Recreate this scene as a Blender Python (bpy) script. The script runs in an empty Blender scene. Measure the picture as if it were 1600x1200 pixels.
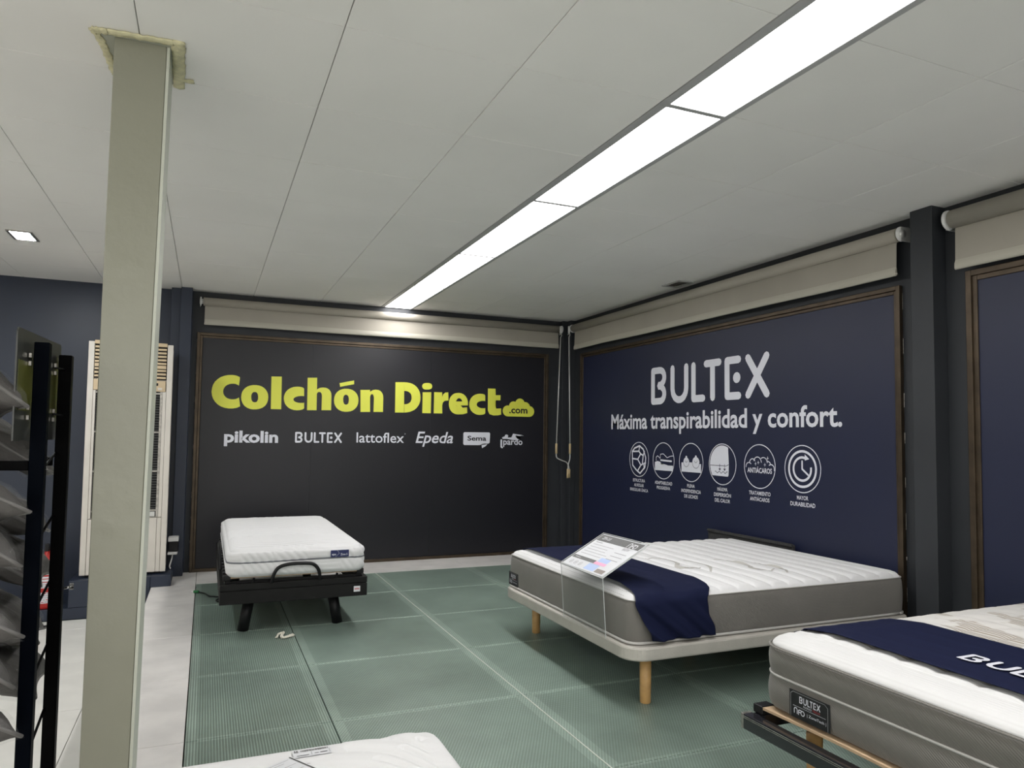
import bpy, bmesh, math, random
from mathutils import Vector, Matrix
random.seed(7)
PI = math.pi
S = bpy.context.scene
COL = S.collection

# ------------------------------------------------------------------ camera
cam_d = bpy.data.cameras.new('camera'); cam = bpy.data.objects.new('camera', cam_d); COL.objects.link(cam)
F_PX = 1121.66
cam_d.sensor_fit = 'HORIZONTAL'; cam_d.sensor_width = 36.0; cam_d.lens = 36.0 * F_PX / 1600.0
cam_d.shift_y = 25.0 / 1600.0; cam_d.clip_start = 0.05; cam_d.clip_end = 100
yaw, pitch, roll = 0.40094983, 0.05246549, 0.01268281
fw = Vector((math.sin(yaw)*math.cos(pitch), math.cos(yaw)*math.cos(pitch), math.sin(pitch)))
r0 = Vector((math.cos(yaw), -math.sin(yaw), 0)); u0 = r0.cross(fw)
rr = r0*math.cos(roll) + u0*math.sin(roll); uu = -r0*math.sin(roll) + u0*math.cos(roll)
cam.matrix_world = Matrix(((rr.x, uu.x, -fw.x, 0), (rr.y, uu.y, -fw.y, 0), (rr.z, uu.z, -fw.z, 1.30924), (0, 0, 0, 1)))
S.camera = cam
# ------------------------------------------------------------------ world, exposure
w = bpy.data.worlds.new('world'); S.world = w; w.use_nodes = True
w.node_tree.nodes['Background'].inputs[0].default_value = (0.8, 0.85, 0.9, 1)
w.node_tree.nodes['Background'].inputs[1].default_value = 0.3
S.view_settings.view_transform = 'Standard'; S.view_settings.look = 'None'
S.view_settings.exposure = 0.0; S.view_settings.gamma = 1.0; S.view_settings.use_curve_mapping = False
PANEL_E = 15.0
DOWNLIGHT_E = 260.0
# unseen ceiling lights: a strip at the left, fill added behind the photographer
def area(name, x, y, z, sx, sy, power):
    d = bpy.data.lights.new(name, 'AREA'); d.shape = 'RECTANGLE'; d.size = sx; d.size_y = sy; d.energy = power
    d.color = (1.0, 0.985, 0.965)
    o = bpy.data.objects.new(name, d); o.location = (x, y, z); COL.objects.link(o); return o
area('unseen_shop_light', -3.1, 1.5, 2.66, 0.3, 6.0, 95)
area('unseen_shop_light', 0.2, -3.2, 2.66, 4.0, 0.9, 70)
sw = area('ceiling_fill', -0.6, -3.9, 1.35, 6.5, 2.2, 60); sw.rotation_euler = (math.radians(90), 0, 0)   # upright fill light added behind the camera to brighten the ceiling

H = 2.679; YB = 7.51; XR = 3.915; LOW = -0.22; YF = -4.0; XL = -4.5

# ------------------------------------------------------------------ helpers
WO = {}
def wo(o): return WO.get(o.name, Vector((0, 0, 0))) if o else Vector((0, 0, 0))
def srgb(r, g, b):
    f = lambda c: (c/255/12.92) if c/255 <= 0.04045 else ((c/255+0.055)/1.055)**2.4
    return (f(r), f(g), f(b), 1)
def tag(o, label=None, cat=None, group=None, kind=None):
    if label: o['label'] = label
    if cat: o['category'] = cat
    if group: o['group'] = group
    if kind: o['kind'] = kind
    return o
def thing(name, loc, label, cat, group=None):
    o = bpy.data.objects.new(name, None); o.empty_display_size = 0.1; COL.objects.link(o)
    o.location = loc; WO[o.name] = Vector(loc); return tag(o, label, cat, group)
def obj(name, verts, faces, mat, parent=None, smooth=False, mids=None, local=False):
    """verts in world metres; the object's origin goes to their centre"""
    me = bpy.data.meshes.new(name)
    if local: c = Vector((0, 0, 0))
    else:
        lo = [min(v[i] for v in verts) for i in range(3)]; hi = [max(v[i] for v in verts) for i in range(3)]
        c = Vector([(a+b)/2 for a, b in zip(lo, hi)])
    me.from_pydata([tuple(Vector(v)-c) for v in verts], [], faces)
    for m in (mat if isinstance(mat, (list, tuple)) else [mat]): me.materials.append(m)
    if mids: me.polygons.foreach_set('material_index', mids)
    if smooth: me.polygons.foreach_set('use_smooth', [True]*len(me.polygons))
    me.update()
    o = bpy.data.objects.new(name, me); COL.objects.link(o)
    o.parent = parent
    if local: o.location = (0, 0, 0)
    else: o.location = c - wo(parent)
    WO[o.name] = c if not local else wo(parent)
    return o
def from_bm(name, bm, mat, parent=None, smooth=False, local=False):
    bm.verts.index_update()
    vs = [v.co.copy() for v in bm.verts]; fs = [[v.index for v in f.verts] for f in bm.faces]
    mids = [f.material_index for f in bm.faces]
    bm.free(); return obj(name, vs, fs, mat, parent, smooth, mids, local)
def bbox(bm, x0, x1, y0, y1, z0, z1, bev=0, seg=2, rot=None, mi=0):
    r = bmesh.ops.create_cube(bm, size=1)
    sx, sy, sz = x1-x0, y1-y0, z1-z0
    c = Vector(((x0+x1)/2, (y0+y1)/2, (z0+z1)/2))
    vs = r['verts']
    for v in vs: v.co = Vector((v.co.x*sx, v.co.y*sy, v.co.z*sz))
    fs = set(f for v in vs for f in v.link_faces)
    for f in fs: f.material_index = mi
    if bev > 0:
        es = list(set(e for v in vs for e in v.link_edges))
        g = bmesh.ops.bevel(bm, geom=es, offset=bev, segments=seg, affect='EDGES', profile=0.5)
        seen = set(); stack = [g['verts'][0]] if g['verts'] else list(vs)
        while stack:
            v = stack.pop()
            if v in seen: continue
            seen.add(v)
            for e in v.link_edges: stack.append(e.other_vert(v))
        vs = list(seen)
    M = Matrix.Translation(c) @ (rot if rot else Matrix.Identity(4))
    for v in vs: v.co = M @ v.co
    return vs
def box(name, x0, x1, y0, y1, z0, z1, mat, parent=None, bev=0, seg=2, smooth=False):
    bm = bmesh.new(); bbox(bm, x0, x1, y0, y1, z0, z1, bev, seg); return from_bm(name, bm, mat, parent, smooth)
def tube_into(vs, fs, pts, rad, n=10, cap=True, flat=1.0):
    pts = [Vector(p) for p in pts]; b0 = len(vs); prev = None
    for i, p in enumerate(pts):
        t = (pts[min(i+1, len(pts)-1)] - pts[max(i-1, 0)]).normalized()
        if prev is None:
            a = Vector((0, 0, 1)) if abs(t.z) < 0.9 else Vector((1, 0, 0)); n1 = t.cross(a).normalized()
        else: n1 = (prev - t*prev.dot(t)).normalized()
        prev = n1; n2 = t.cross(n1)
        r = rad[i] if isinstance(rad, (list, tuple)) else rad
        for k in range(n):
            a = 2*PI*k/n; vs.append(p + n1*(r*math.cos(a)) + n2*(r*flat*math.sin(a)))
    for i in range(len(pts)-1):
        for k in range(n):
            a = b0+i*n+k; b = b0+i*n+(k+1) % n; fs.append((a, b, b+n, a+n))
    if cap:
        fs.append(tuple(b0+k for k in range(n))[::-1]); fs.append(tuple(b0+(len(pts)-1)*n+k for k in range(n)))
def tube(name, pts, rad, mat, parent=None, n=10, smooth=True, flat=1.0):
    vs, fs = [], []; tube_into(vs, fs, pts, rad, n, True, flat); return obj(name, vs, fs, mat, parent, smooth)
def bez(pts, k=6):
    """Catmull-Rom through the points"""
    pts = [Vector(p) for p in pts]; out = []
    for i in range(len(pts)-1):
        p0 = pts[max(i-1, 0)]; p1 = pts[i]; p2 = pts[i+1]; p3 = pts[min(i+2, len(pts)-1)]
        for j in range(k):
            t = j/k; out.append(0.5*((2*p1)+(-p0+p2)*t+(2*p0-5*p1+4*p2-p3)*t*t+(-p0+3*p1-3*p2+p3)*t**3))
    out.append(pts[-1]); return out

# ------------------------------------------------------------------ materials
def mat(name, col, rough=0.6, metal=0.0, var=0.0, vscale=8, bump=None, spec=0.5, coat=0.0, emit=None, sheen=0.0):
    m = bpy.data.materials.new(name); m.use_nodes = True; nt = m.node_tree; b = nt.nodes['Principled BSDF']
    c = col if len(col) == 4 else (*col, 1)
    b.inputs['Base Color'].default_value = c; b.inputs['Roughness'].default_value = rough; b.inputs['Metallic'].default_value = metal
    b.inputs['Specular IOR Level'].default_value = spec; b.inputs['Coat Weight'].default_value = coat
    b.inputs['Sheen Weight'].default_value = sheen
    tc = nt.nodes.new('ShaderNodeNewGeometry')
    if var > 0:
        n = nt.nodes.new('ShaderNodeTexNoise'); n.inputs['Scale'].default_value = vscale; n.inputs['Detail'].default_value = 6
        nt.links.new(tc.outputs['Position'], n.inputs['Vector'])
        r = nt.nodes.new('ShaderNodeValToRGB'); r.color_ramp.elements[0].position = 0.3; r.color_ramp.elements[1].position = 0.7
        r.color_ramp.elements[0].color = tuple(x*(1-var) for x in c[:3])+(1,); r.color_ramp.elements[1].color = tuple(min(1, x*(1+var)) for x in c[:3])+(1,)
        nt.links.new(n.outputs['Fac'], r.inputs['Fac']); nt.links.new(r.outputs['Color'], b.inputs['Base Color'])
    if bump:
        kind, scale, strength, dist = bump[:4]
        mp = nt.nodes.new('ShaderNodeMapping'); nt.links.new(tc.outputs['Position'], mp.inputs['Vector'])
        if len(bump) > 4: mp.inputs['Rotation'].default_value = bump[4]
        if kind == 'noise':
            t = nt.nodes.new('ShaderNodeTexNoise'); t.inputs['Scale'].default_value = scale; t.inputs['Detail'].default_value = 4; out = t.outputs['Fac']
        elif kind == 'wave':
            t = nt.nodes.new('ShaderNodeTexWave'); t.inputs['Scale'].default_value = scale; out = t.outputs['Fac']
            if len(bump) > 5: t.inputs['Distortion'].default_value = bump[5]; t.inputs['Detail'].default_value = 1; t.inputs['Detail Scale'].default_value = 0.15
        nt.links.new(mp.outputs['Vector'], t.inputs['Vector'])
        bp = nt.nodes.new('ShaderNodeBump'); bp.inputs['Strength'].default_value = strength; bp.inputs['Distance'].default_value = dist
        nt.links.new(out, bp.inputs['Height']); nt.links.new(bp.outputs['Normal'], b.inputs['Normal'])
    if emit:
        b.inputs['Emission Color'].default_value = (*emit[:3], 1); b.inputs['Emission Strength'].default_value = emit[3]
    return m
M = {}
M['ceil'] = mat('ceiling_tile_white', (0.92, 0.905, 0.875), 0.85, bump=('noise', 60, 0.08, 0.002), var=0.03, vscale=1.2)
M['ceil_back'] = mat('ceiling_joint', (0.62, 0.62, 0.60), 0.9)
M['navy_wall'] = mat('navy_wall_paint', (0.013, 0.021, 0.042), 0.42, bump=('noise', 14, 0.15, 0.004), var=0.12, vscale=2)
M['grey_wall'] = mat('charcoal_wall_paint', (0.024, 0.027, 0.032), 0.55, var=0.1, vscale=3, bump=('noise', 30, 0.15, 0.002))
M['mural_black'] = mat('mural_black_vinyl', (0.005, 0.005, 0.009), 0.42, var=0.06, vscale=1.5, spec=0.5)
M['mural_blue'] = mat('mural_blue_vinyl', (0.009, 0.013, 0.042), 0.46, var=0.06, vscale=1.5, spec=0.55)
M['bronze'] = mat('bronze_anodised_frame', (0.075, 0.055, 0.036), 0.38, 0.6, var=0.25, vscale=9)
M['sealant'] = mat('flaking_sealant', (0.45, 0.42, 0.38), 0.9, var=0.4, vscale=60)
M['yellow'] = mat('print_yellow', (0.74, 0.76, 0.085), 0.5)
M['print_white'] = mat('print_white', (0.72, 0.73, 0.80), 0.5)
M['print_black'] = mat('print_black', (0.01, 0.01, 0.012), 0.5)
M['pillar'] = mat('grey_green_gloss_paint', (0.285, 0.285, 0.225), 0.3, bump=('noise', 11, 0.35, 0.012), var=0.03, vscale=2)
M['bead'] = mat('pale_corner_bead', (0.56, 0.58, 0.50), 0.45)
M['collar'] = mat('grey_green_collar', (0.42, 0.43, 0.35), 0.7)
M['foam'] = mat('yellowed_foam', (0.70, 0.66, 0.43), 0.9, var=0.15, vscale=40, bump=('noise', 60, 0.6, 0.01))
M['white_tile'] = mat('pale_stone_tile', (0.68, 0.66, 0.64), 0.42, var=0.10, vscale=5, bump=('noise', 9, 0.10, 0.01))
M['low_tile'] = mat('pale_vinyl_tile', (0.72, 0.71, 0.67), 0.4, var=0.06, vscale=5, bump=('noise', 9, 0.1, 0.01))
M['grout'] = mat('joint_dark', (0.10, 0.10, 0.09), 0.9)
M['under'] = mat('dark_void', (0.015, 0.03, 0.022), 0.8)
M['silicone'] = mat('pale_silicone', (0.75, 0.78, 0.72), 0.4)
M['blind'] = mat('beige_blind_fabric', (0.36, 0.335, 0.285), 0.75, bump=('noise', 220, 0.2, 0.001), var=0.05, vscale=3)
M['blind_lt'] = mat('beige_blind_hem', (0.44, 0.42, 0.355), 0.6)
M['white_pl'] = mat('white_plastic', (0.74, 0.74, 0.73), 0.4)
M['white_mt'] = mat('white_metal', (0.62, 0.62, 0.60), 0.35, 0.3)
M['beige_pl'] = mat('beige_plastic_grip', (0.62, 0.48, 0.27), 0.5)
M['ac_white'] = mat('enamelled_off_white', (0.66, 0.62, 0.56), 0.4, var=0.05, vscale=6)
M['ac_beige'] = mat('aged_beige_plastic', (0.60, 0.47, 0.30), 0.5)
M['black'] = mat('black_plastic', (0.006, 0.006, 0.007), 0.45, spec=0.3)
M['black_wood'] = mat('black_stained_wood', (0.006, 0.006, 0.006), 0.55, spec=0.25, bump=('noise', 45, 0.2, 0.002), var=0.2, vscale=20)
M['black_gloss'] = mat('black_gloss_metal', (0.012, 0.012, 0.016), 0.18, 0.0, coat=0.5)
M['grey_metal'] = mat('brushed_grey_metal', (0.42, 0.40, 0.37), 0.35, 0.9, var=0.3, vscale=40)
M['chrome'] = mat('chrome', (0.75, 0.75, 0.76), 0.15, 1.0)
M['wood'] = mat('beech_wood', (0.52, 0.31, 0.12), 0.42, var=0.16, vscale=18)
M['lath'] = mat('birch_lath', (0.58, 0.42, 0.27), 0.5, var=0.1, vscale=20)
M['leather'] = mat('off_white_leatherette', (0.46, 0.44, 0.40), 0.55, bump=('noise', 160, 0.25, 0.002), var=0.06, vscale=9)
M['quilt'] = mat('white_quilted_knit', (0.73, 0.73, 0.74), 0.85, bump=('noise', 160, 0.22, 0.002), sheen=0.2)
M['quilt_line'] = mat('white_ribbed_knit', (0.66, 0.66, 0.66), 0.85, bump=('wave', 22, 0.25, 0.003), sheen=0.2)
M['side_grey'] = mat('grey_woven_side', (0.175, 0.165, 0.150), 0.85, bump=('wave', 55, 0.35, 0.002, (0.6, 0.4, 0.8)), var=0.06, vscale=6, sheen=0.2)
M['piping_w'] = mat('white_piping', (0.48, 0.47, 0.45), 0.6)
M['piping_g'] = mat('grey_piping', (0.16, 0.17, 0.19), 0.7)
M['navy_cloth'] = mat('navy_cloth', (0.007, 0.010, 0.036), 0.8, bump=('noise', 260, 0.15, 0.001), spec=0.15)
M['navy_tag'] = mat('navy_tag', (0.012, 0.02, 0.10), 0.5)
M['grey_motif'] = mat('grey_embroidery', (0.50, 0.49, 0.465), 0.8)
M['paper'] = mat('white_paper', (0.68, 0.69, 0.72), 0.6)
M['ink_grey'] = mat('ink_dark_grey', (0.07, 0.07, 0.07), 0.5)
M['ink_mid'] = mat('ink_mid_grey', (0.30, 0.30, 0.32), 0.5)
M['ink_blue'] = mat('ink_light_blue', (0.40, 0.52, 0.80), 0.5)
M['ink_pink'] = mat('ink_pink', (0.80, 0.35, 0.55), 0.5)
M['ink_brown'] = mat('ink_brown', (0.20, 0.16, 0.14), 0.5)
M['red'] = mat('red_enamel', (0.42, 0.018, 0.014), 0.3)
M['ink_red'] = mat('ink_red', (0.45, 0.03, 0.04), 0.5)
M['felt'] = mat('charcoal_felt', (0.035, 0.035, 0.036), 0.95, bump=('noise', 150, 0.5, 0.003), var=0.25, vscale=60)
M['post_navy'] = mat('navy_powder_coat', (0.0003, 0.0012, 0.0035), 0.5, spec=0.03)
M['post_black'] = mat('black_powder_coat', (0.0005, 0.0005, 0.0008), 0.5, spec=0.05)
M['pillow'] = mat('grey_pillow_fabric', (0.055, 0.050, 0.046), 0.6, var=0.15, vscale=9, bump=('noise', 24, 0.5, 0.012))
M['pipe_lt'] = mat('pillow_piping', (0.13, 0.125, 0.12), 0.45)
M['olive'] = mat('olive_print', (0.085, 0.088, 0.020), 0.35, var=0.2, vscale=5)
M['smoke'] = mat('smoke_grey_panel', (0.040, 0.042, 0.038), 0.3)
M['green_pl'] = mat('green_plastic', (0.01, 0.15, 0.04), 0.4)
M['tissue'] = mat('tissue_paper', (0.75, 0.72, 0.62), 0.9)
M['alu'] = mat('light_trim_white', (0.45, 0.45, 0.45), 0.45)
M['diffuser'] = mat('light_diffuser', (0.9, 0.9, 0.9), 0.5, emit=(1.0, 0.98, 0.97, PANEL_E))
M['downlight'] = mat('downlight_lens', (0.9, 0.9, 0.9), 0.3, emit=(0.95, 0.98, 1.0, DOWNLIGHT_E))
def glass_mat(name, c, rough, alpha):
    m = bpy.data.materials.new(name); m.use_nodes = True; nt = m.node_tree; b = nt.nodes['Principled BSDF']
    b.inputs['Base Color'].default_value = c; b.inputs['Roughness'].default_value = rough
    b.inputs['Alpha'].default_value = alpha; b.inputs['IOR'].default_value = 1.49; b.inputs['Specular IOR Level'].default_value = 0.6
    return m
M['acrylic'] = glass_mat('clear_acrylic', (0.30, 0.33, 0.31, 1), 0.06, 0.14)
M['pocket'] = glass_mat('clear_pocket', (0.85, 0.88, 0.87, 1), 0.05, 0.04)
M['acrylic_edge'] = glass_mat('acrylic_edge', (0.75, 0.78, 0.78, 1), 0.2, 0.65)
M['plastic_film'] = glass_mat('clear_film', (0.7, 0.7, 0.7, 1), 0.10, 0.05)

def floor_glass(name, base, ribk, rot, strength, cross=False):
    """ribbed green glass: fine ribs, scuffs of dust"""
    m = bpy.data.materials.new(name); m.use_nodes = True; nt = m.node_tree; b = nt.nodes['Principled BSDF']
    g = nt.nodes.new('ShaderNodeNewGeometry')
    mp = nt.nodes.new('ShaderNodeMapping'); mp.inputs['Rotation'].default_value = rot
    nt.links.new(g.outputs['Position'], mp.inputs['Vector'])
    wv = nt.nodes.new('ShaderNodeTexWave'); wv.inputs['Scale'].default_value = ribk; nt.links.new(mp.outputs['Vector'], wv.inputs['Vector'])
    n = nt.nodes.new('ShaderNodeTexNoise'); n.inputs['Scale'].default_value = 1.3; n.inputs['Detail'].default_value = 7; n.inputs['Roughness'].default_value = 0.62
    nt.links.new(g.outputs['Position'], n.inputs['Vector'])
    r = nt.nodes.new('ShaderNodeValToRGB')
    r.color_ramp.elements[0].position = 0.32; r.color_ramp.elements[0].color = tuple(x*0.74 for x in base)+(1,)
    r.color_ramp.elements[1].position = 0.72; r.color_ramp.elements[1].color = tuple(x*1.28 for x in base)+(1,)
    nt.links.new(n.outputs['Fac'], r.inputs['Fac'])
    mx = nt.nodes.new('ShaderNodeMix'); mx.data_type = 'RGBA'; mx.blend_type = 'MULTIPLY'; mx.inputs[0].default_value = 0.8
    r2 = nt.nodes.new('ShaderNodeValToRGB'); r2.color_ramp.elements[0].color = ((0.75,)*3 if cross else (0.5,)*3)+(1,); r2.color_ramp.elements[1].color = ((1.7,)*3 if cross else (1.35,)*3)+(1,)
    H_ = wv.outputs['Fac']
    if cross:
        mp2 = nt.nodes.new('ShaderNodeMapping'); mp2.inputs['Rotation'].default_value = (0, 0, -rot[2]*2 if rot[2] else 0.6); nt.links.new(g.outputs['Position'], mp2.inputs['Vector'])
        w2 = nt.nodes.new('ShaderNodeTexWave'); w2.inputs['Scale'].default_value = ribk; nt.links.new(mp2.outputs['Vector'], w2.inputs['Vector'])
        mm = nt.nodes.new('ShaderNodeMath'); mm.operation = 'MULTIPLY'; nt.links.new(wv.outputs['Fac'], mm.inputs[0]); nt.links.new(w2.outputs['Fac'], mm.inputs[1]); H_ = mm.outputs[0]
    nt.links.new(H_, r2.inputs['Fac']); nt.links.new(r.outputs['Color'], mx.inputs[6]); nt.links.new(r2.outputs['Color'], mx.inputs[7])
    nt.links.new(mx.outputs[2], b.inputs['Base Color'])
    bp = nt.nodes.new('ShaderNodeBump'); bp.inputs['Strength'].default_value = strength; bp.inputs['Distance'].default_value = 0.002
    nt.links.new(H_, bp.inputs['Height']); nt.links.new(bp.outputs['Normal'], b.inputs['Normal'])
    b.inputs['Roughness'].default_value = 0.34; b.inputs['Specular IOR Level'].default_value = 0.5
    return m
GL = (0.190, 0.252, 0.215)
GLE = (0.255, 0.330, 0.285)
M['glass_a'] = floor_glass('ribbed_glass_wide', GL, 27, (0, 0, 0), 0.5)
M['glass_ae'] = floor_glass('ribbed_glass_wide_edge', GLE, 27, (0, 0, 0), 0.5)
M['glass_b'] = floor_glass('ribbed_glass_fine', GL, 25, (0, 0, 0.5), 0.4, True)
M['glass_be'] = floor_glass('ribbed_glass_fine_edge', GLE, 25, (0, 0, 0.5), 0.4, True)

def sheet3_mat():
    """white and beige striped patchwork knit"""
    m = bpy.data.materials.new('beige_patch_knit'); m.use_nodes = True; nt = m.node_tree; b = nt.nodes['Principled BSDF']
    g = nt.nodes.new('ShaderNodeNewGeometry')
    wv = nt.nodes.new('ShaderNodeTexWave'); wv.bands_direction = 'X'; wv.inputs['Scale'].default_value = 18; nt.links.new(g.outputs['Position'], wv.inputs['Vector'])
    n = nt.nodes.new('ShaderNodeTexNoise'); n.inputs['Scale'].default_value = 1; mp = nt.nodes.new('ShaderNodeMapping'); mp.inputs['Scale'].default_value = (9, 4, 1)
    nt.links.new(g.outputs['Position'], mp.inputs['Vector']); nt.links.new(mp.outputs['Vector'], n.inputs['Vector'])
    th = nt.nodes.new('ShaderNodeValToRGB'); th.color_ramp.interpolation = 'LINEAR'; th.color_ramp.elements[0].position = 0.5; th.color_ramp.elements[1].position = 0.52
    nt.links.new(n.outputs['Fac'], th.inputs['Fac'])
    mu = nt.nodes.new('ShaderNodeMath'); mu.operation = 'MULTIPLY'; nt.links.new(th.outputs['Color'], mu.inputs[0]); nt.links.new(wv.outputs['Fac'], mu.inputs[1])
    mx = nt.nodes.new('ShaderNodeMix'); mx.data_type = 'RGBA'; nt.links.new(mu.outputs[0], mx.inputs[0])
    mx.inputs[6].default_value = (0.66, 0.645, 0.62, 1); mx.inputs[7].default_value = (0.30, 0.25, 0.19, 1)
    nt.links.new(mx.outputs[2], b.inputs['Base Color']); b.inputs['Roughness'].default_value = 0.85
    return m
M['patch'] = sheet3_mat()

# ------------------------------------------------------------------ lettering
def flat(name, polys, mat_, parent, O, U, V, lift=0.0):
    """flat print: 2D polygons laid on plane O + a*U + b*V"""
    O, U, V = Vector(O), Vector(U), Vector(V); N = U.cross(V).normalized()
    bm = bmesh.new()
    for k, P in enumerate(polys):      # overlapping strokes lie a hair above each other, like layers of print
        area2 = sum(P[i][0]*P[(i+1) % len(P)][1]-P[(i+1) % len(P)][0]*P[i][1] for i in range(len(P)))
        Q = P if area2 > 0 else P[::-1]
        bm.faces.new([bm.verts.new(O + U*a + V*b + N*(lift + 0.000012*k)) for a, b in Q])
    bmesh.ops.triangulate(bm, faces=[f for f in bm.faces if len(f.verts) > 4])
    return from_bm(name, bm, mat_, parent)
def text(name, s, mat_, parent, O, U, V, w_, h_, bold=0.0, shear=0.0, spacing=1.0, lift=0.0):
    cu = bpy.data.curves.new('t', 'FONT'); cu.body = s; cu.size = 1; cu.offset = bold; cu.shear = shear; cu.space_character = spacing
    cu.resolution_u = 3; cu.fill_mode = 'FRONT'
    to = bpy.data.objects.new('t', cu); COL.objects.link(to)
    dg = bpy.context.evaluated_depsgraph_get(); me = bpy.data.meshes.new_from_object(to.evaluated_get(dg))
    vs = [v.co.copy() for v in me.vertices]; fs = [tuple(p.vertices) for p in me.polygons]
    bpy.data.objects.remove(to); bpy.data.curves.remove(cu); bpy.data.meshes.remove(me)
    x0 = min(v.x for v in vs); x1 = max(v.x for v in vs); y0 = min(v.y for v in vs); y1 = max(v.y for v in vs)
    O, U, V = Vector(O), Vector(U), Vector(V); N = U.cross(V).normalized()
    if w_ is None: w_ = h_/(y1-y0)*(x1-x0)
    pts = [O + U*((v.x-x0)/(x1-x0)*w_) + V*((v.y-y0)/(y1-y0)*h_) + N*lift for v in vs]
    return obj(name, pts, fs, mat_, parent)
def disc(cx, cy, r, n=16, a0=0, a1=2*PI, ry=None):
    ry = ry or r
    return [(cx+r*math.cos(a0+(a1-a0)*k/n), cy+ry*math.sin(a0+(a1-a0)*k/n)) for k in range(n if a1-a0 >= 2*PI-1e-6 else n+1)]
def stroke(pts, wd, closed=False, caps=True):
    P = [Vector(p) for p in pts]; out = []
    if closed: P = P + [P[0]]
    for a, b in zip(P[:-1], P[1:]):
        d = (b-a)
        if d.length < 1e-9: continue
        n = Vector((-d.y, d.x)).normalized()*(wd/2); out.append([tuple(a+n), tuple(a-n), tuple(b-n), tuple(b+n)])
    for i, p in enumerate(P):
        if caps or 0 < i < len(P)-1: out.append(disc(p.x, p.y, wd/2, 8))
    return out
def ring(cx, cy, r, wd, a0=0, a1=2*PI, n=36, caps=False):
    out = []
    for k in range(n):
        a = a0+(a1-a0)*k/n; b = a0+(a1-a0)*(k+1)/n; ri, ro = r-wd/2, r+wd/2
        out.append([(cx+ri*math.cos(a), cy+ri*math.sin(a)), (cx+ro*math.cos(a), cy+ro*math.sin(a)), (cx+ro*math.cos(b), cy+ro*math.sin(b)), (cx+ri*math.cos(b), cy+ri*math.sin(b))])
    return out
def scale2(polys, sx, sy, ox=0, oy=0): return [[(a*sx+ox, b*sy+oy) for a, b in P] for P in polys]
def bultex_logo():
    """six rounded capitals, 4.46 wide and 1 high; returns one polygon list per letter"""
    w_ = 0.175; h = w_/2; L = []
    def arc(cx, cy, r, a, b, n=7): return [(cx+r*math.cos(math.radians(a+(b-a)*k/n)), cy+r*math.sin(math.radians(a+(b-a)*k/n))) for k in range(n+1)]
    B = [(h, h), (h, 1-h), (0.38, 1-h)] + arc(0.42, 0.72, 0.19, 90, -40) + [(0.44, 0.5)] + arc(0.42, 0.28, 0.19, 40, -90) + [(h, h)]
    L.append(stroke(B, w_) + [disc(0.40, 0.5, 0.12, 6)])
    L.append(stroke([(0.97, 1-h), (0.97, 0.4)] + arc(1.26, 0.375, 0.29, 180, 360) + [(1.55, 1-h)], w_))
    L.append(stroke([(1.84, 1-h), (1.84, h), (2.21, h)], w_))
    L.append(stroke([(2.33, 1-h), (2.81, 1-h)], w_) + stroke([(2.57, 1-h), (2.57, h)], w_))
    L.append(stroke([(3.48, 1-h), (3.09, 1-h), (3.09, h), (3.48, h)], w_) + [disc(3.42, 0.5, 0.125, 14)])
    L.append(stroke([(3.79, 1-h), (4.37, h)], w_) + stroke([(4.37, 1-h), (3.79, h)], w_))
    return L

# ================================================================== SETTING
floor = box('floor', XL, 0.5, YF, YB, LOW-0.1, LOW-0.012, M['grout']); tag(floor, kind='structure')
for i in range(4):
    for j in range(7):
        x0 = -0.395-0.195-0.61*i if i else -0.59
        x0 = -0.59-0.61*i; y0 = 0.9+0.94*j-0.0
        box('floor_tile', x0-0.606, x0, y0, min(y0+0.936, 6.86), LOW-0.014, LOW, M['low_tile'], floor, 0.001, 1)
box('floor_tile', -0.586, -0.397, 0.9, 6.86, LOW-0.014, LOW, M['low_tile'], floor, 0.001, 1)
box('floor_tile', XL, -0.397, YF, 0.896, LOW-0.014, LOW, M['low_tile'], floor, 0.001, 1)
box('floor_tile', XL, -3.034, 0.9, 6.86, LOW-0.014, LOW, M['low_tile'], floor, 0.001, 1)
# raised showroom floor: pale stone border round ribbed glass panes
plat = box('floor', -0.395, XR+0.1, YF, YB+0.1, LOW-0.1, -0.026, M['under']); tag(plat, kind='structure')
XS = [-0.045, 0.571, 1.528, 2.466, 3.405, XR]; YS = [-1.80, -0.93, -0.065, 0.80, 1.67, 2.539, 3.409, 4.283, 5.159, 6.035, 6.900]
def glass_pane(x0, x1, y0, y1, a, e):
    g = 0.0025; b = 0.045; by = 0.018; x0 += g; x1 -= g; y0 += g; y1 -= g; bm = bmesh.new()
    zt = 0.0; c = 0.002
    o = [(x0, y0), (x1, y0), (x1, y1), (x0, y1)]; s = [(x0+c, y0+c), (x1-c, y0+c), (x1-c, y1-c), (x0+c, y1-c)]
    i_ = [(x0+b, y0+by), (x1-b, y0+by), (x1-b, y1-by), (x0+b, y1-by)]
    R = [[bm.verts.new((*p, z)) for p in q] for q, z in ((o, -0.024), (o, -c), (s, zt), (i_, zt))]
    for k in range(4):
        for q in range(3):
            f = bm.faces.new((R[q][k], R[q][(k+1) % 4], R[q+1][(k+1) % 4], R[q+1][k])); f.material_index = 1
    f = bm.faces.new(R[3]); f.material_index = 0
    f = bm.faces.new(R[0][::-1]); f.material_index = 1
    return from_bm('glass_pane', bm, [a, e], plat)
for i in range(5):
    for j in range(10):
        wide = (i == 0)
        glass_pane(XS[i], XS[i+1], YS[j], YS[j+1], M['glass_a' if wide else 'glass_b'], M['glass_ae' if wide else 'glass_be'])
box('joint_strip', 1.528-0.0018, 1.528+0.0018, -1.8, 6.9, -0.01, 0.0015, M['silicone'], plat)
for j in range(10):
    box('border_tile', -0.395, -0.048, YS[j]+0.002, YS[j+1]-0.002, -0.026, 0.0, M['white_tile'], plat, 0.0015, 1)
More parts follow.
